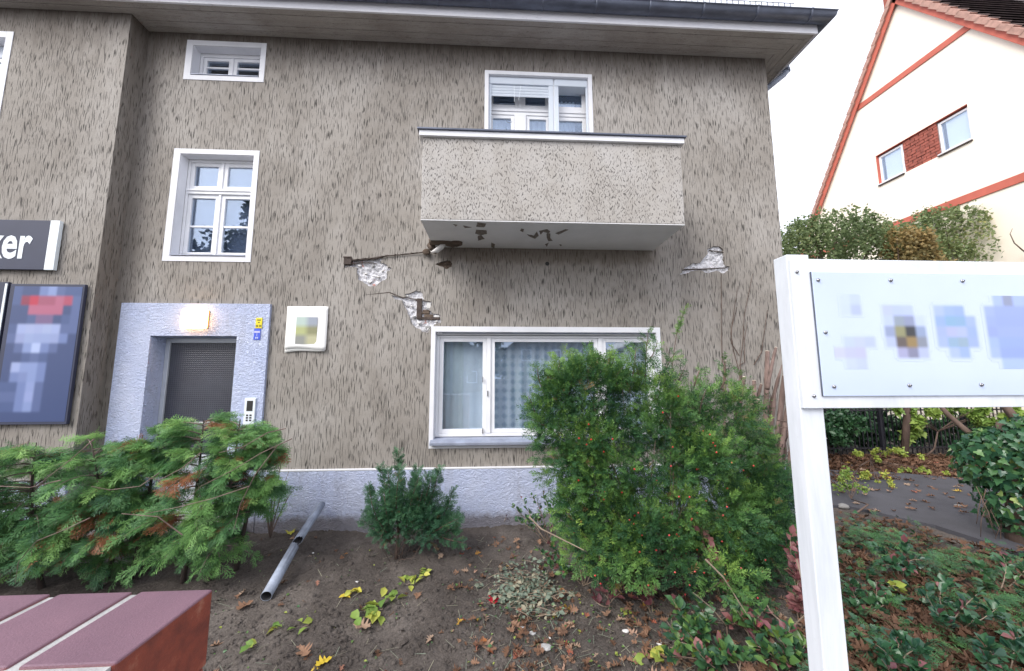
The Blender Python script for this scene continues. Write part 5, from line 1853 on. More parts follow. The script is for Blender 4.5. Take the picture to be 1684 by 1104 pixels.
# upright whippy shrub between the hedge and the pipe
ws_ = thing('sapling', 'thin many stemmed sapling between hedge and grey pipe against the plinth', 'shrub', tuple(G(444, 884)))
b0 = G(444, 884)
br = MB(); P, D, S, T = [], [], [], []
r = np.random.default_rng(9)
for (tx_, ty_) in [(430, 760), (455, 745), (468, 730), (475, 775), (438, 790), (484, 800)]:
    tp = F(tx_, ty_, b0[1] - .1)
    md_ = (b0 + tp) / 2 + np.array([-.02, 0, .02])
    pts = [b0 * (1 - q) ** 2 + 2 * q * (1 - q) * md_ + q * q * tp for q in np.linspace(0, 1, 7)]
    br.tube(pts, [.009 - .007 * q for q in np.linspace(0, 1, 7)], 5)
    for j in range(16):
        q = r.uniform(.45, 1); c = pts[int(q * 6)]
        P.append(c + r.normal(0, .02, 3)); D.append(norm(r.normal(0, .7, 3) + [0, 0, .5])); S.append(r.uniform(.06, .12)); T.append(r.uniform(.3, .9))
P, D, S, T = map(np.array, (P, D, S, T))
V, Fq, tt = scatter(T_THUJA[1], P, frames(D, norm(r.normal(0, .5, P.shape) + [0, 0, 1])), S, T)
bulk('foliage', 'thuja', V, Fq, ws_, tt)
br.build('stems', 'bark_pale', ws_, 0, True)

# cut back shrub against the wall, right
cs = thing('pruned_shrub', 'hard pruned shrub of thick bare stems with pale cut ends by the wall', 'shrub', (3.2, -.45, 0))
r = np.random.default_rng(31)
cutw = MB(); stm = MB()
for (tx_, ty_, bx_, by_, rad, cut) in [(1262, 578, 1248, 860, .032, 1), (1276, 572, 1262, 640, .02, 1), (1224, 620, 1215, 700, .026, 1), (1219, 632, 1216, 660, .018, 1), (1240, 626, 1238, 840, .028, 1), (1252, 632, 1240, 700, .02, 1),
                                       (1286, 600, 1240, 800, .022, 0), (1290, 618, 1268, 850, .034, 1), (1236, 660, 1224, 690, .022, 1), (1192, 594, 1196, 820, .020, 1), (1298, 650, 1262, 860, .03, 0), (1300, 690, 1246, 870, .03, 0), (1247, 657, 1235, 800, .024, 1),
                                       (1276, 640, 1250, 850, .026, 0), (1268, 650, 1232, 860, .024, 0), (1284, 668, 1256, 860, .022, 0), (1256, 690, 1222, 860, .020, 0), (1292, 720, 1280, 860, .03, 0), (1308, 700, 1290, 850, .026, 0), (1270, 700, 1262, 850, .02, 0)]:
    Yt = r.uniform(-.55, -.3)
    tp = F(tx_, ty_, Yt); bt = F(bx_, by_, Yt + r.uniform(-.1, .1))
    bt[2] = max(bt[2], .0)
    md_ = (tp + bt) / 2 + r.normal(0, .03, 3)
    pts = [bt * (1 - q) ** 2 + 2 * q * (1 - q) * md_ + q * q * tp for q in np.linspace(0, 1, 8)]
    rd_ = [rad * (1.15 - .35 * q) * (1 + .1 * math.sin(q * 17)) for q in np.linspace(0, 1, 8)]
    if not cut: rd_[-1] = .004
    stm.tube(pts, rd_, 9)
    if cut:
        dd = norm(pts[-1] - pts[-2])
        cutw.tube([pts[-1] + dd * .0005, pts[-1] + dd * .004], rd_[-1] * 1.0, 9)
for i in range(26):
    a = F(r.uniform(1225, 1300), r.uniform(690, 840), r.uniform(-.6, -.3)); b = a + r.normal(0, .16, 3) + [0, 0, .12]
    stm.tube([a, (a + b) / 2 + r.normal(0, .02, 3), b], [.006, .005, .002], 4)
stm.build('stems', 'bark_mid', cs, 0, True)
cutw.build('cut_ends', 'cut_wood', cs)
# bare climbing stems on the render
vn = thing('bare_climber', 'bare thin climber stems running up the render right of the window', 'climber', (2.95, -.03, .4))
m = MB()
for pts in [[(1222, 640), (1216, 612), (1206, 575), (1202, 548), (1208, 505), (1214, 470)], [(1222, 640), (1217, 600), (1222, 560), (1224, 520), (1232, 480), (1238, 450)], [(1217, 600), (1225, 596), (1224, 560), (1229, 530)],
            [(1188, 600), (1187, 560), (1187, 520), (1186, 450)], [(1216, 585), (1203, 565), (1203, 540), (1212, 505)], [(1112, 700), (1116, 650), (1108, 610), (1096, 570)], [(1240, 600), (1252, 580), (1258, 540), (1262, 510)]]:
    P = [F(a, b, -.012 - .004 * (i % 2)) for i, (a, b) in enumerate(pts)]
    m.tube(P, [.006 - .004 * i / len(P) for i in range(len(P))], 5)
m.build('stems', 'bark', vn)


# second, darker yew between the big one and the post
blobs2 = [(yb(1268, 830, -.95), (.22, .26, .36)), (yb(1285, 900, -1.15), (.25, .26, .36)), (yb(1240, 930, -1.2), (.30, .25, .28))]
yew_bush('yew_bush', 'thin dark yew between the large berried yew and the white sign post', G(1275, 960), blobs2, 34, 60, 61, 'yew_blue', (.06, .10), 0,
         [(yb(1290, 800, -.95), yb(1318, 745, -.95), .9)])


def broad_plant(name, label, base, stems, nleaf, size, mat, seed, tint=(0, 1), cat='shrub', red=0, T=None, group=None):
    r = np.random.default_rng(seed)
    root = thing(name, label, cat, tuple(base), group)
    st = MB()
    P, D, S, Tt = [], [], [], []
    for tp in stems:
        tp = np.array(tp, float); b_ = np.array(base, float) + r.normal(0, .02, 3) * [1, 1, 0]
        md_ = (b_ + tp) / 2 + r.normal(0, .05, 3) + [0, 0, .04]
        pts = [b_ * (1 - q) ** 2 + 2 * q * (1 - q) * md_ + q * q * tp for q in np.linspace(0, 1, 7)]
        st.tube(pts, [.005 * (1 - .7 * q) for q in np.linspace(0, 1, 7)], 5)
        for j in range(nleaf):
            q = r.uniform(.25, 1) ** .8
            i = min(int(q * 6), 5); c = pts[i] * (1 - (q * 6 - i)) + pts[i + 1] * (q * 6 - i)
            ax = norm(pts[i + 1] - pts[i])
            sd_ = norm(rnd_dirs(1, -.3, r)[0])
            P.append(c + sd_ * .012); D.append(norm(sd_ + ax * .5 + [0, 0, .1])); S.append(r.uniform(*size)); Tt.append(r.uniform(*tint))
    P, D, S, Tt = map(np.array, (P, D, S, Tt))
    TT = T or [T_LEAF]
    kk = r.integers(0, len(TT), len(P))
    R = frames(D, norm(r.normal(0, .45, P.shape) + [0, -.25, 1]))
    isred = r.random(len(P)) < red
    for mt, sel, nm in ((mat, ~isred, 'foliage'), ('red_leaf', isred, 'red_leaves')):
        if sel.any():
            V, Fq, tt = scatter_many([scatter(TT[i], P[(kk == i) & sel], R[(kk == i) & sel], S[(kk == i) & sel], Tt[(kk == i) & sel]) for i in range(len(TT)) if ((kk == i) & sel).any()])
            bulk(nm, mt, V, Fq, root, tt)
    st.build('stems', 'twig', root)
    return root


def gp(px, py, h=0.0):
    q = G(px, py); q[2] = gh(q[0], q[1]) + h
    return q


def stems_px(base, tops):
    return [F(a, b, base[1] + dy) for a, b, dy in tops]


B = gp(900, 895)
broad_plant('barberry', 'low green shrub with a few red leaves beside the plinth, left of the large yew', B,
            stems_px(B, [(842, 832, 0), (858, 820, .1), (872, 815, 0), (893, 812, .1), (908, 830, -.1), (880, 850, -.1), (850, 855, 0), (918, 850, 0)]), 26, (.03, .055), 'broad', 1, (0, .8), red=.08)
B = gp(828, 865)
broad_plant('red_leaved_seedling', 'tiny seedling of dark red leaves against the blue plinth', B, stems_px(B, [(832, 818, 0), (820, 842, 0), (835, 838, 0)]), 6, (.03, .05), 'red_leaf', 2, (.0, .4), 'plant')
B = gp(960, 960)
broad_plant('low_barberry', 'spreading green foliage at the left foot of the large yew', B,
            stems_px(B, [(885, 905, 0), (905, 890, .1), (930, 885, .1), (950, 905, -.1), (975, 920, 0), (990, 950, -.1), (900, 930, -.1), (925, 945, -.2), (950, 880, .2), (985, 890, 0)]), 30, (.035, .06), 'broad', 3, (0, .85), red=.07)
B = gp(1005, 1000)
broad_plant('red_leaved_shoot', 'deep red leaves in the shade at the foot of the large yew', B, stems_px(B, [(985, 968, 0), (1005, 962, 0), (1025, 972, 0), (975, 985, 0)]), 8, (.04, .065), 'red_leaf', 4, (0, .55), 'plant')
B = gp(1070, 1002)
broad_plant('red_leaved_shoot', 'cluster of dull purple leaves under the middle of the large yew', B, stems_px(B, [(1060, 975, 0), (1078, 970, 0), (1050, 985, 0)]), 8, (.045, .07), 'red_leaf', 5, (0, .4), 'plant')
B = gp(1185, 1000)
broad_plant('variegated_shoot', 'arching shoot of faded pink and green leaves in front of the large yew', B, stems_px(B, [(1152, 872, -.1), (1165, 890, -.1), (1172, 915, -.1), (1158, 900, -.05)]), 9, (.045, .07), 'red_leaf', 6, (.55, .85), 'plant', T=[T_LEAF])
B = gp(1320, 1030)
broad_plant('pink_leaved_shrub', 'shrub with dusty pink drooping leaves just left of the sign post', B,
            stems_px(B, [(1318, 870, .1), (1308, 900, .1), (1320, 930, .0), (1300, 880, .2), (1330, 960, -.1), (1312, 985, 0), (1330, 1000, -.1)]), 15, (.05, .085), 'red_leaf', 7, (.25, .75))
for i, (bx_, by_, tops, lab, rd_) in enumerate([
    (1150, 1075, [(1105, 985, 0), (1120, 1000, 0), (1150, 990, .1), (1095, 1020, -.1), (1135, 1030, -.1), (1170, 1020, 0)], 'glossy green shrublet with pale leaf undersides in front of the yew', .03),
    (1180, 1100, [(1110, 1055, 0), (1130, 1040, 0), (1160, 1045, 0), (1100, 1080, -.05), (1150, 1075, -.1), (1190, 1050, 0)], 'dark glossy shrublet at the bottom edge left of the sign post', .06),
    (1240, 1060, [(1200, 990, .1), (1225, 980, .1), (1260, 1000, 0), (1205, 1030, 0), (1240, 1030, -.1), (1270, 1035, 0), (1215, 1010, 0)], 'mixed green and crimson leaves between yew and sign post', .22),
    (1290, 1100, [(1240, 1060, 0), (1270, 1040, 0), (1300, 1030, 0), (1325, 1060, 0), (1290, 1080, -.05), (1330, 1090, 0), (1255, 1090, -.05)], 'dense low green shrub at the bottom edge beside the sign post', .08),
    (1215, 1120, [(1180, 1080, 0), (1210, 1070, 0), (1240, 1085, 0), (1165, 1095, 0)], 'green leaf tuft cut by the bottom edge of the picture', .05)]):
    B = gp(bx_, by_)
    broad_plant('mahonia', lab, B, stems_px(B, tops), 20, (.045, .085), 'broad', 40 + i, (0, .9), red=rd_)
for i, (bx_, by_, tops, lab, mt) in enumerate([
    (1480, 960, [(1440, 900, 0), (1490, 885, .1), (1520, 920, 0), (1450, 930, -.1), (1500, 940, -.1)], 'dark holly like shrublet on the ivy bank right of the sign post', 'ivy'),
    (1420, 1020, [(1400, 960, 0), (1440, 955, .1), (1470, 985, 0), (1410, 1000, -.1)], 'leafy shrublet hugging the right side of the sign post', 'broad'),
    (1560, 1050, [(1520, 970, 0), (1560, 960, .1), (1610, 975, 0), (1540, 1010, -.1), (1600, 1020, -.1), (1640, 1000, 0)], 'dark shrublet in the middle of the ivy bank', 'ivy'),
    (1640, 980, [(1600, 930, 0), (1650, 915, .1), (1690, 930, 0), (1620, 960, -.1)], 'dark leafy clump under the ivy clad stump', 'broad'),
    (1480, 1120, [(1440, 1060, 0), (1480, 1045, .1), (1520, 1070, 0), (1450, 1085, -.1), (1510, 1095, -.1)], 'low green clump at the bottom edge right of the sign post', 'ivy'),
    (1660, 1130, [(1620, 1060, 0), (1670, 1040, .1), (1700, 1070, 0), (1630, 1095, -.1)], 'dark clump behind the yellow maple leaf in the corner', 'ivy')]):
    B = gp(bx_, by_)
    broad_plant('shrublet', lab, B, stems_px(B, tops), 26, (.04, .075), mt, 80 + i, (0, .6), red=.05)
B = gp(1475, 985)
broad_plant('lime_seedling', 'light yellow green seedling rising from the dark ivy bank', B, stems_px(B, [(1460, 965, -.1), (1480, 975, -.1), (1470, 1000, -.15), (1475, 1015, -.15)]), 4, (.06, .09), 'lime_leaf', 99, (.3, .9), 'plant')
for i, (bx_, by_, lab) in enumerate([(1560, 940, 'feathery green sprig spreading over the ivy bank'), (1620, 1010, 'feathery dark sprig near the right edge of the ivy bank'), (1430, 900, 'feathery sprig beside the drive kerb and sign post')]):
    B = gp(bx_, by_)
    r = np.random.default_rng(600 + i)
    n = 120
    P = B + np.column_stack([r.normal(0, .22, n), r.normal(0, .14, n), r.uniform(.03, .16, n)])
    D = norm(np.column_stack([r.normal(.5, .6, n), r.normal(-.3, .5, n), r.normal(0, .2, n)]))
    V, Fq, tt = scatter(T_THUJA[i], P, frames(D, norm(r.normal(0, .35, (n, 3)) + [0, 0, 1])), r.uniform(.09, .16, n), r.uniform(0, .5, n))
    rt = thing('conifer_sprig', lab, 'plant', tuple(B))
    bulk('foliage', 'thuja', V, Fq, rt, tt)
    MB().tube([B + [-.2, .05, .02], B + [0, 0, .07], B + [.22, -.06, .06]], .005, 5).build('stem', 'bark', rt)
# long dry canes in that thicket
cn = thing('dry_canes', 'long bare arching canes rising through the low thicket left of the sign post', 'plant', tuple(gp(1250, 1050)))
m = MB()
r = np.random.default_rng(5)
for pts in [[(1200, 1080), (1195, 1030), (1170, 1000), (1140, 975)], [(1160, 920), (1190, 950), (1215, 990), (1240, 1030)], [(1255, 985), (1270, 1010), (1300, 1035), (1330, 1050)], [(1310, 920), (1318, 950), (1335, 985), (1345, 1010)],
            [(1290, 1060), (1305, 1030), (1325, 1010), (1350, 1000)], [(1120, 1050), (1160, 1080), (1200, 1095)], [(870, 850), (890, 870), (930, 890), (960, 905)], [(780, 740 + 200), (800, 905), (830, 890)]][:7]:
    MB().tube([F(a, b, -1.95 - .05 * i) for i, (a, b) in enumerate(pts)], [.006, .005, .004, .003][:len(pts)], 5).build('cane', 'twig', cn)


# ---- ground cover right of the post: ivy, needles and litter that nobody could count
def strew(name, label, cat, mat, T, n, region, size, tint, seed, lift=(.0, .05), tilt=.5, dens=None, zfun=None):
    r = np.random.default_rng(seed)
    pts = region(r, n)
    if dens is not None:
        pts = pts[r.random(len(pts)) < dens(pts)]
    n = len(pts)
    z = (gh(pts[:, 0], pts[:, 1]) if zfun is None else zfun(pts[:, 0], pts[:, 1])) + r.uniform(lift[0], lift[1], n)
    P = np.column_stack([pts, z])
    a = r.uniform(0, 2 * math.pi, n)
    D = np.column_stack([np.cos(a), np.sin(a), r.normal(0, tilt * .5, n)])
    U = norm(r.normal(0, tilt, (n, 3)) + [0, 0, 1])
    k = r.integers(0, len(T), n)
    S = r.uniform(size[0], size[1], n)
    tt0 = r.uniform(tint[0], tint[1], n)
    R = frames(D, U)
    V, Fq, tt = scatter_many([scatter(T[i], P[k == i], R[k == i], S[k == i], tt0[k == i]) for i in range(len(T)) if (k == i).any()])
    o = bulk(name, mat, V, Fq, None, tt)
    return tag(o, label, cat, kind='stuff')


def px_region(x0, x1, y0, y1):
    def f(r, n):
        a = r.uniform(x0, x1, n); b = r.uniform(y0, y1, n)
        q = np.array([G(u, w)[:2] for u, w in zip(a, b)])
        return q
    return f


def poly_dens(poly, soft=25):
    """1 inside an outline measured on the ground"""
    Pg = [tuple(G(a, b)[:2]) for a, b in poly]
    return lambda pts: np.array([1.0 if inside(q, Pg) else .0 for q in pts])


cover = [(1385, 850), (1480, 865), (1600, 905), (1684, 915), (1800, 950), (1800, 1250), (1300, 1250), (1340, 1100), (1340, 950)]  # shade of sign and trees painted in: the bank's leaf tints stay low
strew('fallen_leaves', 'brown fallen leaves lying under the ivy right of the sign post', 'fallen leaves', 'litter', T_OAK, 3600, px_region(1340, 1800, 850, 1240), (.05, .12), (.0, .28), 201, (.0, .08), .5, poly_dens(cover))
strew('ivy_ground_cover', 'dark green ivy and weeds covering the ground right of the sign post', 'ground cover', 'ivy', T_IVY, 2700, px_region(1340, 1800, 850, 1240), (.028, .06), (.0, .55), 202, (.01, .14), .75,
      lambda pts: poly_dens(cover)(pts) * np.clip(.06 + .75 * (np.sin(pts[:, 0] * 4.3 + 1) * np.sin(pts[:, 1] * 5.1 + pts[:, 0]) > .05) + .2 * (pts[:, 0] > 4.6), 0, 1))
strew('needle_ground_cover', 'feathery green sprigs creeping among the ivy on the right', 'ground cover', 'thuja', T_THUJA, 900, px_region(1350, 1800, 860, 1220), (.08, .16), (.0, .5), 203, (.03, .12), .5, poly_dens(cover))
litter_poly = [(760, 880), (1000, 870), (1300, 860), (1340, 1104), (1300, 1240), (350, 1240), (760, 930)]
strew('fallen_leaves', 'reddish brown fallen oak leaves scattered over the bare soil and under the yew', 'fallen leaves', 'litter', T_OAK, 1500, px_region(740, 1340, 870, 1230), (.03, .09), (.1, 1.0), 204, (.0, .03), .4,
      lambda pts: np.clip(.13 + .9 * np.exp(-((pts[:, 0] - .35) ** 2 / .22 + (pts[:, 1] + 1.6) ** 2 / .5)) + .7 * (pts[:, 0] > 1.0), 0, 1))
strew('fallen_leaves', 'few brown leaves and scraps on the trodden soil around the grey pipe', 'fallen leaves', 'litter', T_OAK, 75, px_region(350, 800, 880, 1230), (.035, .08), (.2, 1.0), 205, (.0, .015), .35)
strew('fallen_leaves', 'carpet of red brown leaves at the foot of the iron fence', 'fallen leaves', 'litter', T_OAK, 5000, lambda r, n: np.column_stack([r.uniform(4.6, 12, n), r.uniform(1.35, 3.3, n)]), (.07, .12), (.0, .6), 206, (.0, .05), .4)
strew('fallen_leaves', 'leaves lying on the asphalt drive', 'fallen leaves', 'litter', T_OAK, 130, lambda r, n: np.column_stack([r.uniform(4.6, 9, n), r.uniform(-.2, 2.6, n)]), (.06, .10), (.3, 1.0), 207, (.0, .01), .2, None, lambda x, y: x * 0 + .065)
strew('soil_crumbs', 'crumbs of soil and grit on the bed', 'soil', 'soil', [(np.array([(0, 0, 0), (1, .1, 0), (.8, .9, .0), (.1, .8, 0), (.5, .5, .7)]), np.array([(0, 1, 4), (1, 2, 4), (2, 3, 4), (3, 0, 4)]))], 9000,
      px_region(330, 1300, 872, 1240), (.006, .026), (0, 1), 208, (-.004, .002), .3)
strew('soil_clods', 'clods of earth standing on the trodden bed', 'soil', 'soil', [(np.array([(-.5, -.4, 0), (.5, -.5, 0), (.6, .4, 0), (-.4, .5, 0), (-.25, -.2, .5), (.3, -.25, .42), (.28, .22, .5), (-.2, .28, .4)]), np.array([(0, 1, 5, 4), (1, 2, 6, 5), (2, 3, 7, 6), (3, 0, 4, 7), (4, 5, 6, 7)]))], 1300,
      px_region(330, 1300, 885, 1240), (.02, .055), (0, 1), 218, (-.012, -.002), .35)
strew('twigs', 'short dry twigs and needles strewn over the soil', 'twigs', 'grey_leaf', [(np.array([(0, 0, 0), (1, .0, .05), (1, .03, .05), (0, .035, 0)]), np.array([(0, 1, 2, 3)]))], 1500,
      px_region(350, 1330, 880, 1200), (.03, .12), (.6, 1), 209, (.002, .012), .2, lambda pts: np.clip(.25 + .75 * (pts[:, 0] > -.2), 0, 1))
strew('small_weeds', 'scattered tiny weeds on the trodden soil between hedge and cuttings', 'weeds', 'broad', [T_LEAF], 420,
      px_region(350, 860, 900, 1200), (.012, .03), (.3, 1), 219, (.002, .02), .5, lambda pts: np.clip((np.sin(pts[:, 0] * 9 + 2) * np.sin(pts[:, 1] * 11) > .2) * 1.0, 0, 1))
strew('moss_and_seedlings', 'tiny green seedlings and moss around the heap of cuttings', 'weeds', 'broad', [T_LEAF], 900,
      px_region(700, 1100, 890, 1104), (.012, .035), (.3, 1), 210, (.002, .03), .5, lambda pts: np.clip(np.exp(-((pts[:, 0] - .45) ** 2 / .2 + (pts[:, 1] + 1.4) ** 2 / .35)), 0, 1))


# heap of grey green cuttings
B = gp(880, 985)
hp = thing('heap_of_cuttings', 'heap of dried grey green cuttings and stalks left of the yew', 'garden waste', tuple(B))
r = np.random.default_rng(15)
m = MB(); P = []
for i in range(150):
    c = gp(r.normal(868, 26), r.normal(978, 18)); c[2] += r.uniform(.0, .07)
    a = r.normal(-.5, .7); d = np.array([math.cos(a), math.sin(a) * .6, r.normal(0, .18)]) * r.uniform(.08, .22)
    m.tube([c - d / 2, c + r.normal(0, .008, 3), c + d / 2], [.0022, .0025, .001], 4)
    for j in range(5): P.append(c + d * r.uniform(-.5, .5) + r.normal(0, .012, 3))
m.build('stalks', 'twig', hp)
P = np.array(P); n = len(P)
V, Fq, tt = scatter(T_LEAF, P, frames(norm(r.normal(0, 1, (n, 3)) * [1, 1, .4]), norm(r.normal(0, .6, (n, 3)) + [0, 0, 1])), r.uniform(.03, .055, n), r.uniform(0, 1, n))
bulk('leaves', 'grey_leaf', V, Fq, hp, tt)

# lime green pulled-up plants on the soil
for i, (cx_, cy_, n_, sz, lab) in enumerate([(622, 1008, 9, (.09, .15), 'largest wilting lime green leaves lying in the middle of the bare soil'), (603, 1022, 5, (.08, .11), 'wilting green leaves just left of the largest lime clump'),
                                             (640, 985, 6, (.07, .10), 'small lime clump above the largest wilting leaves'), (672, 962, 9, (.06, .10), 'yellowing leaves in a strip towards the young yew'), (590, 976, 4, (.06, .09), 'pair of yellow green leaves left of the strip'),
                                             (700, 945, 10, (.05, .08), 'pale green leaves at the foot of the young yew'), (566, 985, 5, (.06, .08), 'bright yellow leaf clump left of the wilting leaves'),
                                             (500, 1038, 5, (.05, .08), 'small fresh green seedling above the lone yellow leaf'), (412, 1072, 4, (.05, .07), 'green seedling near the left of the bed beside the brick wall'),
                                             (1085, 1098, 8, (.07, .12), 'light green weed rosette at the bottom edge'), (450, 1040, 5, (.05, .07), 'small green weed left of the pipe mouth'), (1025, 1012, 6, (.035, .055), 'small yellow green seedling at the front of the yew')]):
    B = gp(cx_, cy_)
    r = np.random.default_rng(300 + i)
    a = r.uniform(0, 6.28, n_)
    P = B + np.column_stack([r.normal(0, .03, n_), r.normal(0, .03, n_), r.uniform(.005, .03, n_)])
    D = np.column_stack([np.cos(a), np.sin(a), r.uniform(-.05, .5, n_)])
    V, Fq, tt = scatter(T_LEAF, P, frames(norm(D), norm(r.normal(0, .35, (n_, 3)) + [0, 0, 1])), r.uniform(sz[0], sz[1], n_), r.uniform(0, 1, n_))
    rt = thing('weed', lab, 'weed', tuple(B))
    bulk('leaves', 'yellow_leaf' if i in (4, 6) else 'lime_leaf', V, Fq, rt, tt)
    MB().tube([B + [-.02, 0, .004], B + [.03, .01, .014]], .003, 4).build('stem', 'twig', rt)

# single leaves that stand out
for i, (cx_, cy_, mt, T, sz, t0, lab) in enumerate([(545, 1086, 'yellow_leaf', T_OAK[1], .10, .95, 'lone yellow orange lobed leaf at the bottom of the bare soil'), (807, 1076, 'litter', T_OAK[0], .12, .75, 'orange brown oak leaf standing alone near the bottom centre'),
                                                    (495, 1072, 'litter', T_OAK[1], .12, .7, 'curled tan oak leaf left of the yellow orange leaf'), (585, 1036, 'litter', T_OAK[2], .12, .8, 'pale brown oak leaf below the lime green leaves'),
                                                    (808, 992, 'red_leaf', T_MAPLE[1], .09, 1.0, 'bright red leaf in front of the heap of cuttings'), (685, 990, 'litter', T_OAK[0], .09, .6, 'brown oak leaf right of the small lime clump'),
                                                    (1655, 1090, 'yellow_leaf', T_MAPLE[1], .15, .5, 'yellow maple leaf in the bottom right corner on dark ivy'), (478, 876, 'yellow_leaf', T_MAPLE[0], .10, .3, 'pale yellow leaf beside the plinth left of the pipe top'),
                                                    (415, 993, 'litter', T_OAK[1], .13, .55, 'red brown leaf beside the mouth of the grey pipe'), (1490, 887, 'lime_leaf', T_MAPLE[0], .13, .1, 'light green fallen leaf on the litter before the drive')]):
    B = gp(cx_, cy_, .012)
    V, Fq = T
    r = np.random.default_rng(i + 7)
    a = r.uniform(0, 6.28)
    V2, F2, tt = scatter(T, np.array([B]), frames(np.array([[math.cos(a), math.sin(a), .05]]), norm(np.array([[.0, -.12, 1.0]]))), np.array([sz]), np.array([t0]))
    o = bulk('fallen_leaf', mt, V2, F2, None, tt)
    tag(o, lab, 'leaf')
# white chips of plaster on the soil
for i, (cx_, cy_, s_, lab) in enumerate([(945, 1006, .018, 'white plaster chip under the left side of the yew'), (906, 1046, .016, 'white chip below the heap of cuttings'), (1029, 1042, .02, 'flat white chip in the bare soil before the mahonia'), (1085, 1066, .02, 'white chip left of the glossy shrublet'),
                                         (587, 959, .013, 'tiny white chip between pipe and wilting leaves'), (515, 911, .012, 'tiny pale chip near the top of the pipe'), (898, 1064, .035, 'grey stone among leaves right of the bottom centre'), (858, 1036, .028, 'second grey stone beside the brown leaves'), (876, 1041, .026, 'pale stone beside the grey one among leaves')]):
    B = gp(cx_, cy_, s_ * .3)
    vs, fs = lump(B, (s_, s_ * .8, s_ * .5), 400 + i, 2, .3)
    tag(MB().add(vs, fs).build('stone' if s_ > .025 else 'plaster_chip', 'mortar' if s_ > .025 else 'stone'), lab, 'stone' if s_ > .025 else 'plaster chip')

# ------------------------------------------------------------------ broken grey downpipe leaning on the plinth
a = G(437, 993); a[2] = gh(a[0], a[1]) + .045
b = F(488, 892, -.75); top = F(529, 830, -.09)
pp = thing('broken_downpipe', 'grey broken downpipe in two pieces lying from the soil up to the plinth', 'pipe', tuple(a))


def pipe(p0, p1, rad, name, ragged=None):
    p0 = np.array(p0); p1 = np.array(p1)
    ax = norm(p1 - p0)
    u = norm(np.cross(ax, [0, 0, 1.0])); w = np.cross(u, ax)
    n = 20
    r = np.random.default_rng(4)
    L_ = np.linalg.norm(p1 - p0)
    vs = []
    for q in (0, 1):
        for i in range(n):
            th = 2 * math.pi * i / n
            off = 0.0
            if ragged == q:
                off = (-1 if q else 1) * (.03 + .03 * math.sin(th * 1 + 1) + r.uniform(0, .03))
            c = p0 + ax * (L_ * q + off)
            vs.append(c + rad * (math.cos(th) * u + math.sin(th) * w))
    o = MB().add(vs, [(n + i, n + (i + 1) % n, (i + 1) % n, i) for i in range(n)]).build(name, 'pipe', pp, 0, True)
    o.data.materials.append(M['pipe_in'])
    md = o.modifiers.new('s', 'SOLIDIFY'); md.thickness = .004; md.offset = -1; md.material_offset = 1; md.material_offset_rim = 0
    return o


j0 = a + (b - a) * .97; j0 = np.array(b)
j0[2] = max(j0[2], .06)
pipe(a, j0, .043, 'lower_section', 1)
pipe(j0 + norm(top - j0) * -.03, top, .040, 'upper_section', 0)

# ------------------------------------------------------------------ shrubs, ivy and trees on the right, beyond the drive
iv = thing('ivy_clad_stump', 'old stump smothered in glossy ivy at the right edge', 'shrub', tuple(G(1690, 900)))
r = np.random.default_rng(71)
n = 2600
blob = [(F(1650, 760, -.75), (.42, .35, .36)), (F(1690, 820, -.85), (.40, .34, .42)), (F(1720, 740, -.9), (.45, .35, .40)), (F(1640, 730, -.7), (.22, .25, .16))]
P, D = [], []
for c, rad in blob:
    u = rnd_dirs(n // 4, -.9, r)
    P.append(np.array(c) + u * np.array(rad) * r.uniform(.8, 1.05, (len(u), 1)) + r.normal(0, .02, u.shape)); D.append(u)
P = np.concatenate(P); D = np.concatenate(D)
kk = r.integers(0, 2, len(P))
dirs = norm(np.array([0, 0, -.9]) + r.normal(0, .5, P.shape))
R = frames(dirs, norm(D + r.normal(0, .25, P.shape)))
S = r.uniform(.05, .10, len(P)); T = np.clip(r.normal(.5, .25, len(P)), 0, .98)
V, Fq, tt = scatter_many([scatter(T_IVY[i], P[kk == i], R[kk == i], S[kk == i], T[kk == i]) for i in (0, 1)])
bulk('foliage', 'ivy', V, Fq, iv, tt)
m = MB()
b0 = G(1690, 900)
m.tube([b0 + [0, 0, -.05], b0 + [.03, 0, .4], b0 + [.05, .05, .8], b0 + [.1, .1, 1.3]], [.16, .13, .11, .06], 10)
for i in range(16):
    q = F(r.uniform(1600, 1680), r.uniform(780, 850), -.8); e2 = q + np.array([r.normal(0, .05), r.normal(0, .05), -r.uniform(.2, .45)])
    m.tube([q, (q + e2) / 2 + r.normal(0, .03, 3), e2], [.004, .004, .003], 4)
m.build('stems', 'bark', iv, 0, True)
lt_ = thing('leaning_branches', 'two brown branches leaning out of the ivy below the sign', 'branch', tuple(F(1640, 740, -.7)))
MB().tube([F(1535, 655, -.4), F(1560, 683, -.45), F(1585, 705, -.5), F(1612, 725, -.6), F(1650, 760, -.7)], [.02, .026, .03, .032, .03], 8).build('branch', 'bark', lt_, 0, True)
MB().tube([F(1640, 650, -.6), F(1662, 680, -.6), F(1684, 704, -.65), F(1730, 740, -.7)], [.034, .04, .045, .05], 8).build('branch', 'bark', lt_, 0, True)


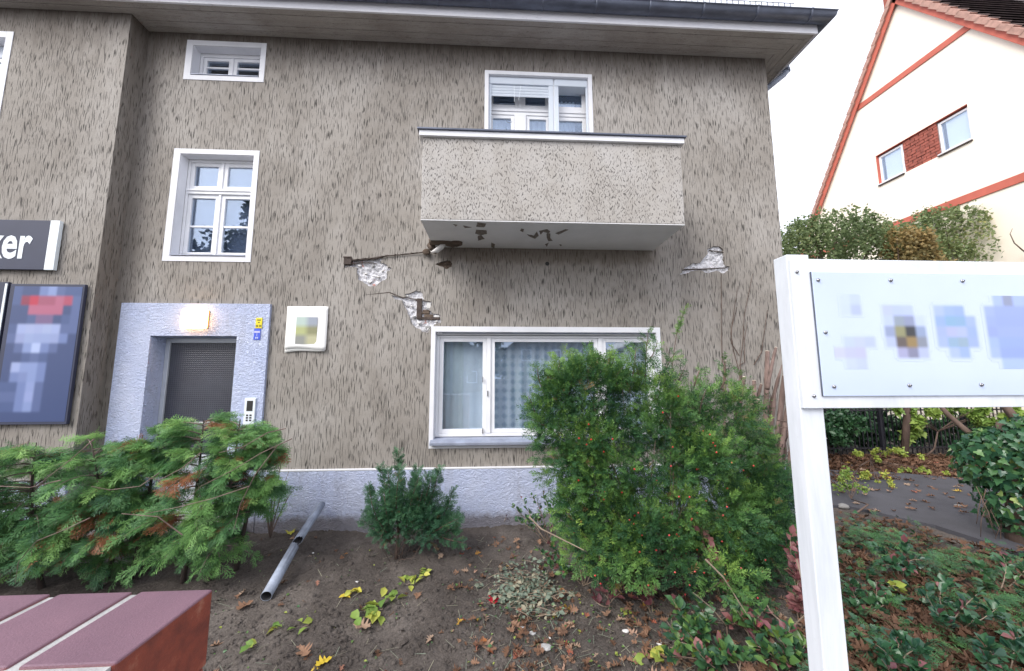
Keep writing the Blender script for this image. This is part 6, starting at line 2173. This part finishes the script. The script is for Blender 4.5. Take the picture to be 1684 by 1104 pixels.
def leafy_mass(name, label, base, blobs, n, size, mat, seed, cat, tint=(.0, .9), droop=.3, trunk=None, strands=0, T=None, group=None, bark='bark'):
    r = np.random.default_rng(seed)
    root = thing(name, label, cat, tuple(base), group)
    P = []
    w = np.array([b[1][0] * b[1][2] for b in blobs]); w = w / w.sum()
    for (c, rad), ww in zip(blobs, w):
        k = int(n * ww)
        ncl = max(8, k // 40)
        cl = np.array(c) + rnd_dirs(ncl, -.8, r) * np.array(rad) * (r.uniform(.15, 1.0, (ncl, 1)) ** .6)
        idx = r.integers(0, ncl, k)
        p_ = cl[idx] + r.normal(0, 1, (k, 3)) * np.array([.10, .10, .13]) * min(1.6, rad[2])
        if strands:                              # leaves threaded on hanging strands
            ns = max(12, k // 34)
            th = r.uniform(0, 2 * math.pi, ns); el = np.arccos(r.uniform(.0, 1, ns)) ; q_ = r.uniform(.72, 1.08, ns)
            anc = np.array(c) + np.column_stack([np.cos(th) * np.sin(el) * q_ * rad[0], np.sin(th) * np.sin(el) * q_ * rad[1], np.cos(el) * q_ * rad[2]])
            ln_ = r.uniform(.25, 1.5, ns) * strands
            ix = r.integers(0, ns, k); t_ = r.random(k)
            out_ = (anc[ix, :2] - np.array(c)[:2])
            p_ = anc[ix] + r.normal(0, .035, (k, 3))
            p_[:, 2] -= t_ * ln_[ix]
            p_[:, :2] += out_ * (.22 * np.sqrt(t_) * ln_[ix])[:, None]
        P.append(p_)
    P = np.concatenate(P)
    P = P[P[:, 2] > .03]
    k = len(P)
    D = norm(r.normal(0, .7, (k, 3)) + np.array([0, 0, -droop]))
    R = frames(D, norm(r.normal(0, .8, (k, 3)) + [0, -.3, .6]))
    TT = T or [BIRCH]
    kk = r.integers(0, len(TT), k)
    S = r.uniform(size[0], size[1], k)
    tn = np.clip(r.uniform(tint[0], tint[1], k) * .6 + .4 * (tint[0] + (tint[1] - tint[0]) * (.5 + .5 * np.sin(P[:, 0] * 3.1) * np.sin(P[:, 2] * 2.7 + P[:, 1]))), 0, 1)
    V, Fq, tt = scatter_many([scatter(TT[i], P[kk == i], R[kk == i], S[kk == i], tn[kk == i]) for i in range(len(TT)) if (kk == i).any()])
    bulk('crown', mat, V, Fq, root, tt)
    m = MB()
    base = np.array(base, float)
    tr = trunk or .05
    c0 = np.array(blobs[0][0])
    hub = base * .45 + c0 * .55
    m.tube([base, (base + hub) / 2 + r.normal(0, .05, 3), hub], [tr, tr * .8, tr * .6], 8)
    for c, rad in blobs:
        for i in range(5):
            e2 = np.array(c) + rnd_dirs(1, -.2, r)[0] * np.array(rad) * .6
            md_ = (hub + e2) / 2 + np.array([0, 0, .25 * rad[2]])
            m.tube([hub, md_, e2], [tr * .4, tr * .22, .006], 5)
    m.build('trunk', bark, root, 0, True)
    return root


leafy_mass('weeping_birch', 'green weeping birch nearest the house corner, above the left end of the sign', (8.3, 3.9, 0),
           [(F(1365, 388, 3.8), (1.0, .9, .72)), (F(1318, 400, 3.8), (.55, .6, .7)), (F(1430, 400, 3.9), (.85, .8, .62)), (F(1385, 500, 3.9), (1.5, 1.0, .9))], 22000, (.055, .09), 'birch', 1, 'tree', (.1, .9), .5, .09, .9)
leafy_mass('weeping_birch', 'autumn orange birch in the middle above the sign', (9.0, 3.0, 0),
           [(F(1492, 398, 3.0), (.42, .35, .42)), (F(1510, 440, 3.0), (.6, .4, .5))], 7000, (.06, .09), 'birch_orange', 2, 'tree', (.0, .65), .5, .07, .6)
leafy_mass('weeping_birch', 'pale green weeping birch before the cream gable above the right of the sign', (12.2, 4.0, 0),
           [(F(1562, 378, 3.9), (1.0, .9, .72)), (F(1612, 412, 3.9), (.9, .8, .9)), (F(1530, 420, 3.9), (.8, .8, .55))], 20000, (.055, .09), 'birch', 3, 'tree', (.35, 1.0), .5, .09, .9)
leafy_mass('dark_shrub', 'dark evergreen shrub before the iron fence just right of the sign post', (6.0, 3.0, 0),
           [((6.2, 2.95, .65), (.8, .35, .6)), ((7.4, 3.0, .7), (.75, .3, .5)), ((5.2, 2.9, .55), (.6, .3, .6))], 5200, (.07, .12), 'broad', 4, 'shrub', (.0, .45), .2, .04, 0, [T_LEAF])
leafy_mass('ivy_on_fence', 'ivy and hanging leaves along the top of the iron fence', (9.6, 3.1, 0),
           [(F(1560, 675, 3.0), (1.7, .2, .16)), (F(1505, 705, 3.0), (.25, .15, .35)), (F(1655, 690, 3.0), (1.0, .2, .28))], 1500, (.10, .16), 'lime_leaf', 5, 'climber', (.0, .5), .6, .02, 0, T_IVY)
leafy_mass('hedge_behind_fence', 'dark leafy hedge standing behind the left half of the iron fence', (8.0, 4.0, 0),
           [((6.0, 3.9, .8), (1.5, .35, .85)), ((8.6, 3.9, .55), (1.7, .35, .62)), ((4.9, 3.9, .9), (.8, .35, .8)), ((11.2, 3.9, .4), (1.6, .3, .42))], 15000, (.09, .15), 'broad', 6, 'hedge', (.0, .4), .2, .04, 0, [T_LEAF])
# thin yellow-leaved shrub at the far side of the drive
leafy_mass('yellow_leaved_shrub', 'sparse shrub with yellow green leaves drooping over the far edge of the drive', (7.0, 2.3, 0),
           [(F(1460, 745, 2.3), (.75, .25, .16)), (F(1510, 778, 1.7), (.9, .25, .07)), (F(1430, 790, 1.2), (.6, .25, .16))], 1500, (.03, .055), 'lime_leaf', 7, 'shrub', (.3, 1.0), .3, .012, 0, [T_LEAF])
leafy_mass('seedling_shrub', 'wispy small shrub at the near kerb of the drive behind the sign post', tuple(G(1400, 850)),
           [(F(1400, 800, .6), (.35, .2, .25))], 260, (.03, .05), 'lime_leaf', 8, 'shrub', (.0, .6), .3, .012, 0, [T_LEAF])

# kerb stones and a pale stone at the near edge of the drive
for i, (cx_, cy_, s_, lab) in enumerate([(1388, 838, .07, 'pale rounded stone beside the sign post at the drive edge'), (1576, 838, .05, 'flat pale stone on the far right of the drive')]):
    B = G(cx_, cy_); B[2] = .04
    vs, fs = lump(B, (s_, s_ * .8, s_ * .5), 450 + i, 2, .25)
    tag(MB().add(vs, fs).build('stone', 'paving', None, 0, True), lab, 'stone')

# ------------------------------------------------------------------ across the street (seen in the window glass)
def street_house(x, w, d, h, ridge, y, mat, lab):
    t = thing('street_house', lab, 'house', (x, y, 0))
    m = MB()
    m.box(x - w / 2, x + w / 2, y - d, y, 0, h)
    m.hull([(x - w / 2, y, h), (x + w / 2, y, h), (x, y, ridge)][::-1], [(x - w / 2, y - d, h), (x + w / 2, y - d, h), (x, y - d, ridge)][::-1])
    m.build('wall', mat, t)
    m = MB()
    for s in (-1, 1):
        q0 = np.array([x, ridge + .15]); q1 = np.array([x + s * (w / 2 + .5), h - .4])
        m.hull([(q0[0], y + .4, q0[1]), (q1[0], y + .4, q1[1]), (q1[0], y + .4, q1[1] - .2), (q0[0], y + .4, q0[1] - .2)],
               [(q0[0], y - d - .4, q0[1]), (q1[0], y - d - .4, q1[1]), (q1[0], y - d - .4, q1[1] - .2), (q0[0], y - d - .4, q0[1] - .2)])
    m.build('roof', 'dark_tile', t)
    for i in (-1, 0, 1):
        for z in (1.0, 3.6):
            if z + 1.4 < h:
                f_ = MB().box(x + i * w * .3 - .6, x + i * w * .3 + .6, y, y + .06, z, z + 1.4).build('window', 'white_wood', t)
                MB().box(x + i * w * .3 - .5, x + i * w * .3 + .5, y + .061, y + .07, z + .1, z + 1.3).build('pane', 'dark', f_)


street_house(-5.5, 10, 9, 3.4, 7.4, -36, 'dark_tile', 'house across the street with a dark gable, left of the lamp post')
street_house(7.5, 12, 9, 5.2, 9.6, -38, 'render', 'taller gabled house across the street, mirrored in the middle pane')
street_house(22, 12, 9, 5.4, 9.0, -38, 'cream', 'cream gabled house across the street at the far right')
leafy_mass('street_tree', 'dense street tree opposite, mirrored low in the left upstairs window', (-16.5, -14, 0), [((-16.4, -14, 7.4), (1.5, 1.6, 1.5)), ((-17, -14, 5.0), (2.4, 2, 1.8))], 4500, (.22, .4), 'far_leaf', 11, 'tree', (0, 1), .2, .2)
leafy_mass('street_tree', 'open crowned street tree opposite, mirrored at the right of the left upstairs window', (-12.4, -13, 0), [((-12.6, -13, 7.7), (1.8, 1.8, 1.7)), ((-12.0, -13, 9.6), (.9, 1, 1.2)), ((-12.4, -13, 5.4), (2, 2, 2.0))], 5500, (.2, .34), 'far_leaf', 12, 'tree', (0, 1), .2, .16)
leafy_mass('street_tree', 'row of low trees across the street mirrored in the left pane of the big window', (-3.0, -27, 0), [((-6.5, -27, 3.0), (4, 2, 2.6)), ((-1.2, -28, 3.2), (3, 2, 2.2))], 5000, (.3, .5), 'far_leaf', 13, 'tree', (0, 1), .2, .2)
lp = thing('street_lamp', 'plain grey street lamp post across the road', 'street lamp', (-3.2, -22, 0))
MB().tube([(-3.2, -22, 0), (-3.2, -22, 8)], [.11, .07], 8).build('pole', 'zinc', lp)
MB().box(-3.35, -3.05, -22.1, -21.4, 8, 8.15).build('lamp_head', 'zinc', lp, .03)

tw_ = thing('bare_twig', 'single bare hooked twig at the right edge in front of the cream gable', 'twig', tuple(F(1675, 400, 2.5)))
MB().tube([F(a, b, 2.5) for a, b in ((1700, 425), (1682, 412), (1668, 400), (1661, 385), (1665, 376))], [.016, .013, .010, .007, .004], 5).build('twig', 'bark', tw_)

# repeats carry a shared group
GROUPS = {'thuja_shrub': 'thujas of the hedge along the wall', 'weeping_birch': 'birches beyond the drive', 'weed': 'green leaves and weeds on the bare soil', 'fallen_leaf': 'single fallen leaves that stand out',
          'plaster_chip': 'white chips on the soil', 'stone': 'stones on the ground', 'mahonia': 'low evergreen shrubs at the bottom of the picture', 'curtain': 'curtains behind the windows', 'shrublet': 'low clumps on the ivy bank', 'conifer_sprig': 'feathery sprigs on the ivy bank', 'yew_bush': 'yews in front of the house',
          'utility_plate': 'small plates beside the door', 'street_house': 'houses across the street', 'street_tree': 'trees across the street', 'red_leaved_shoot': 'red leaved shoots under the yew'}
for o in list(COL.objects):
    if o.parent is None and 'category' in o:
        k = o.name.split('.')[0]
        if k in GROUPS and o.get('kind') != 'stuff':
            o['group'] = GROUPS[k]
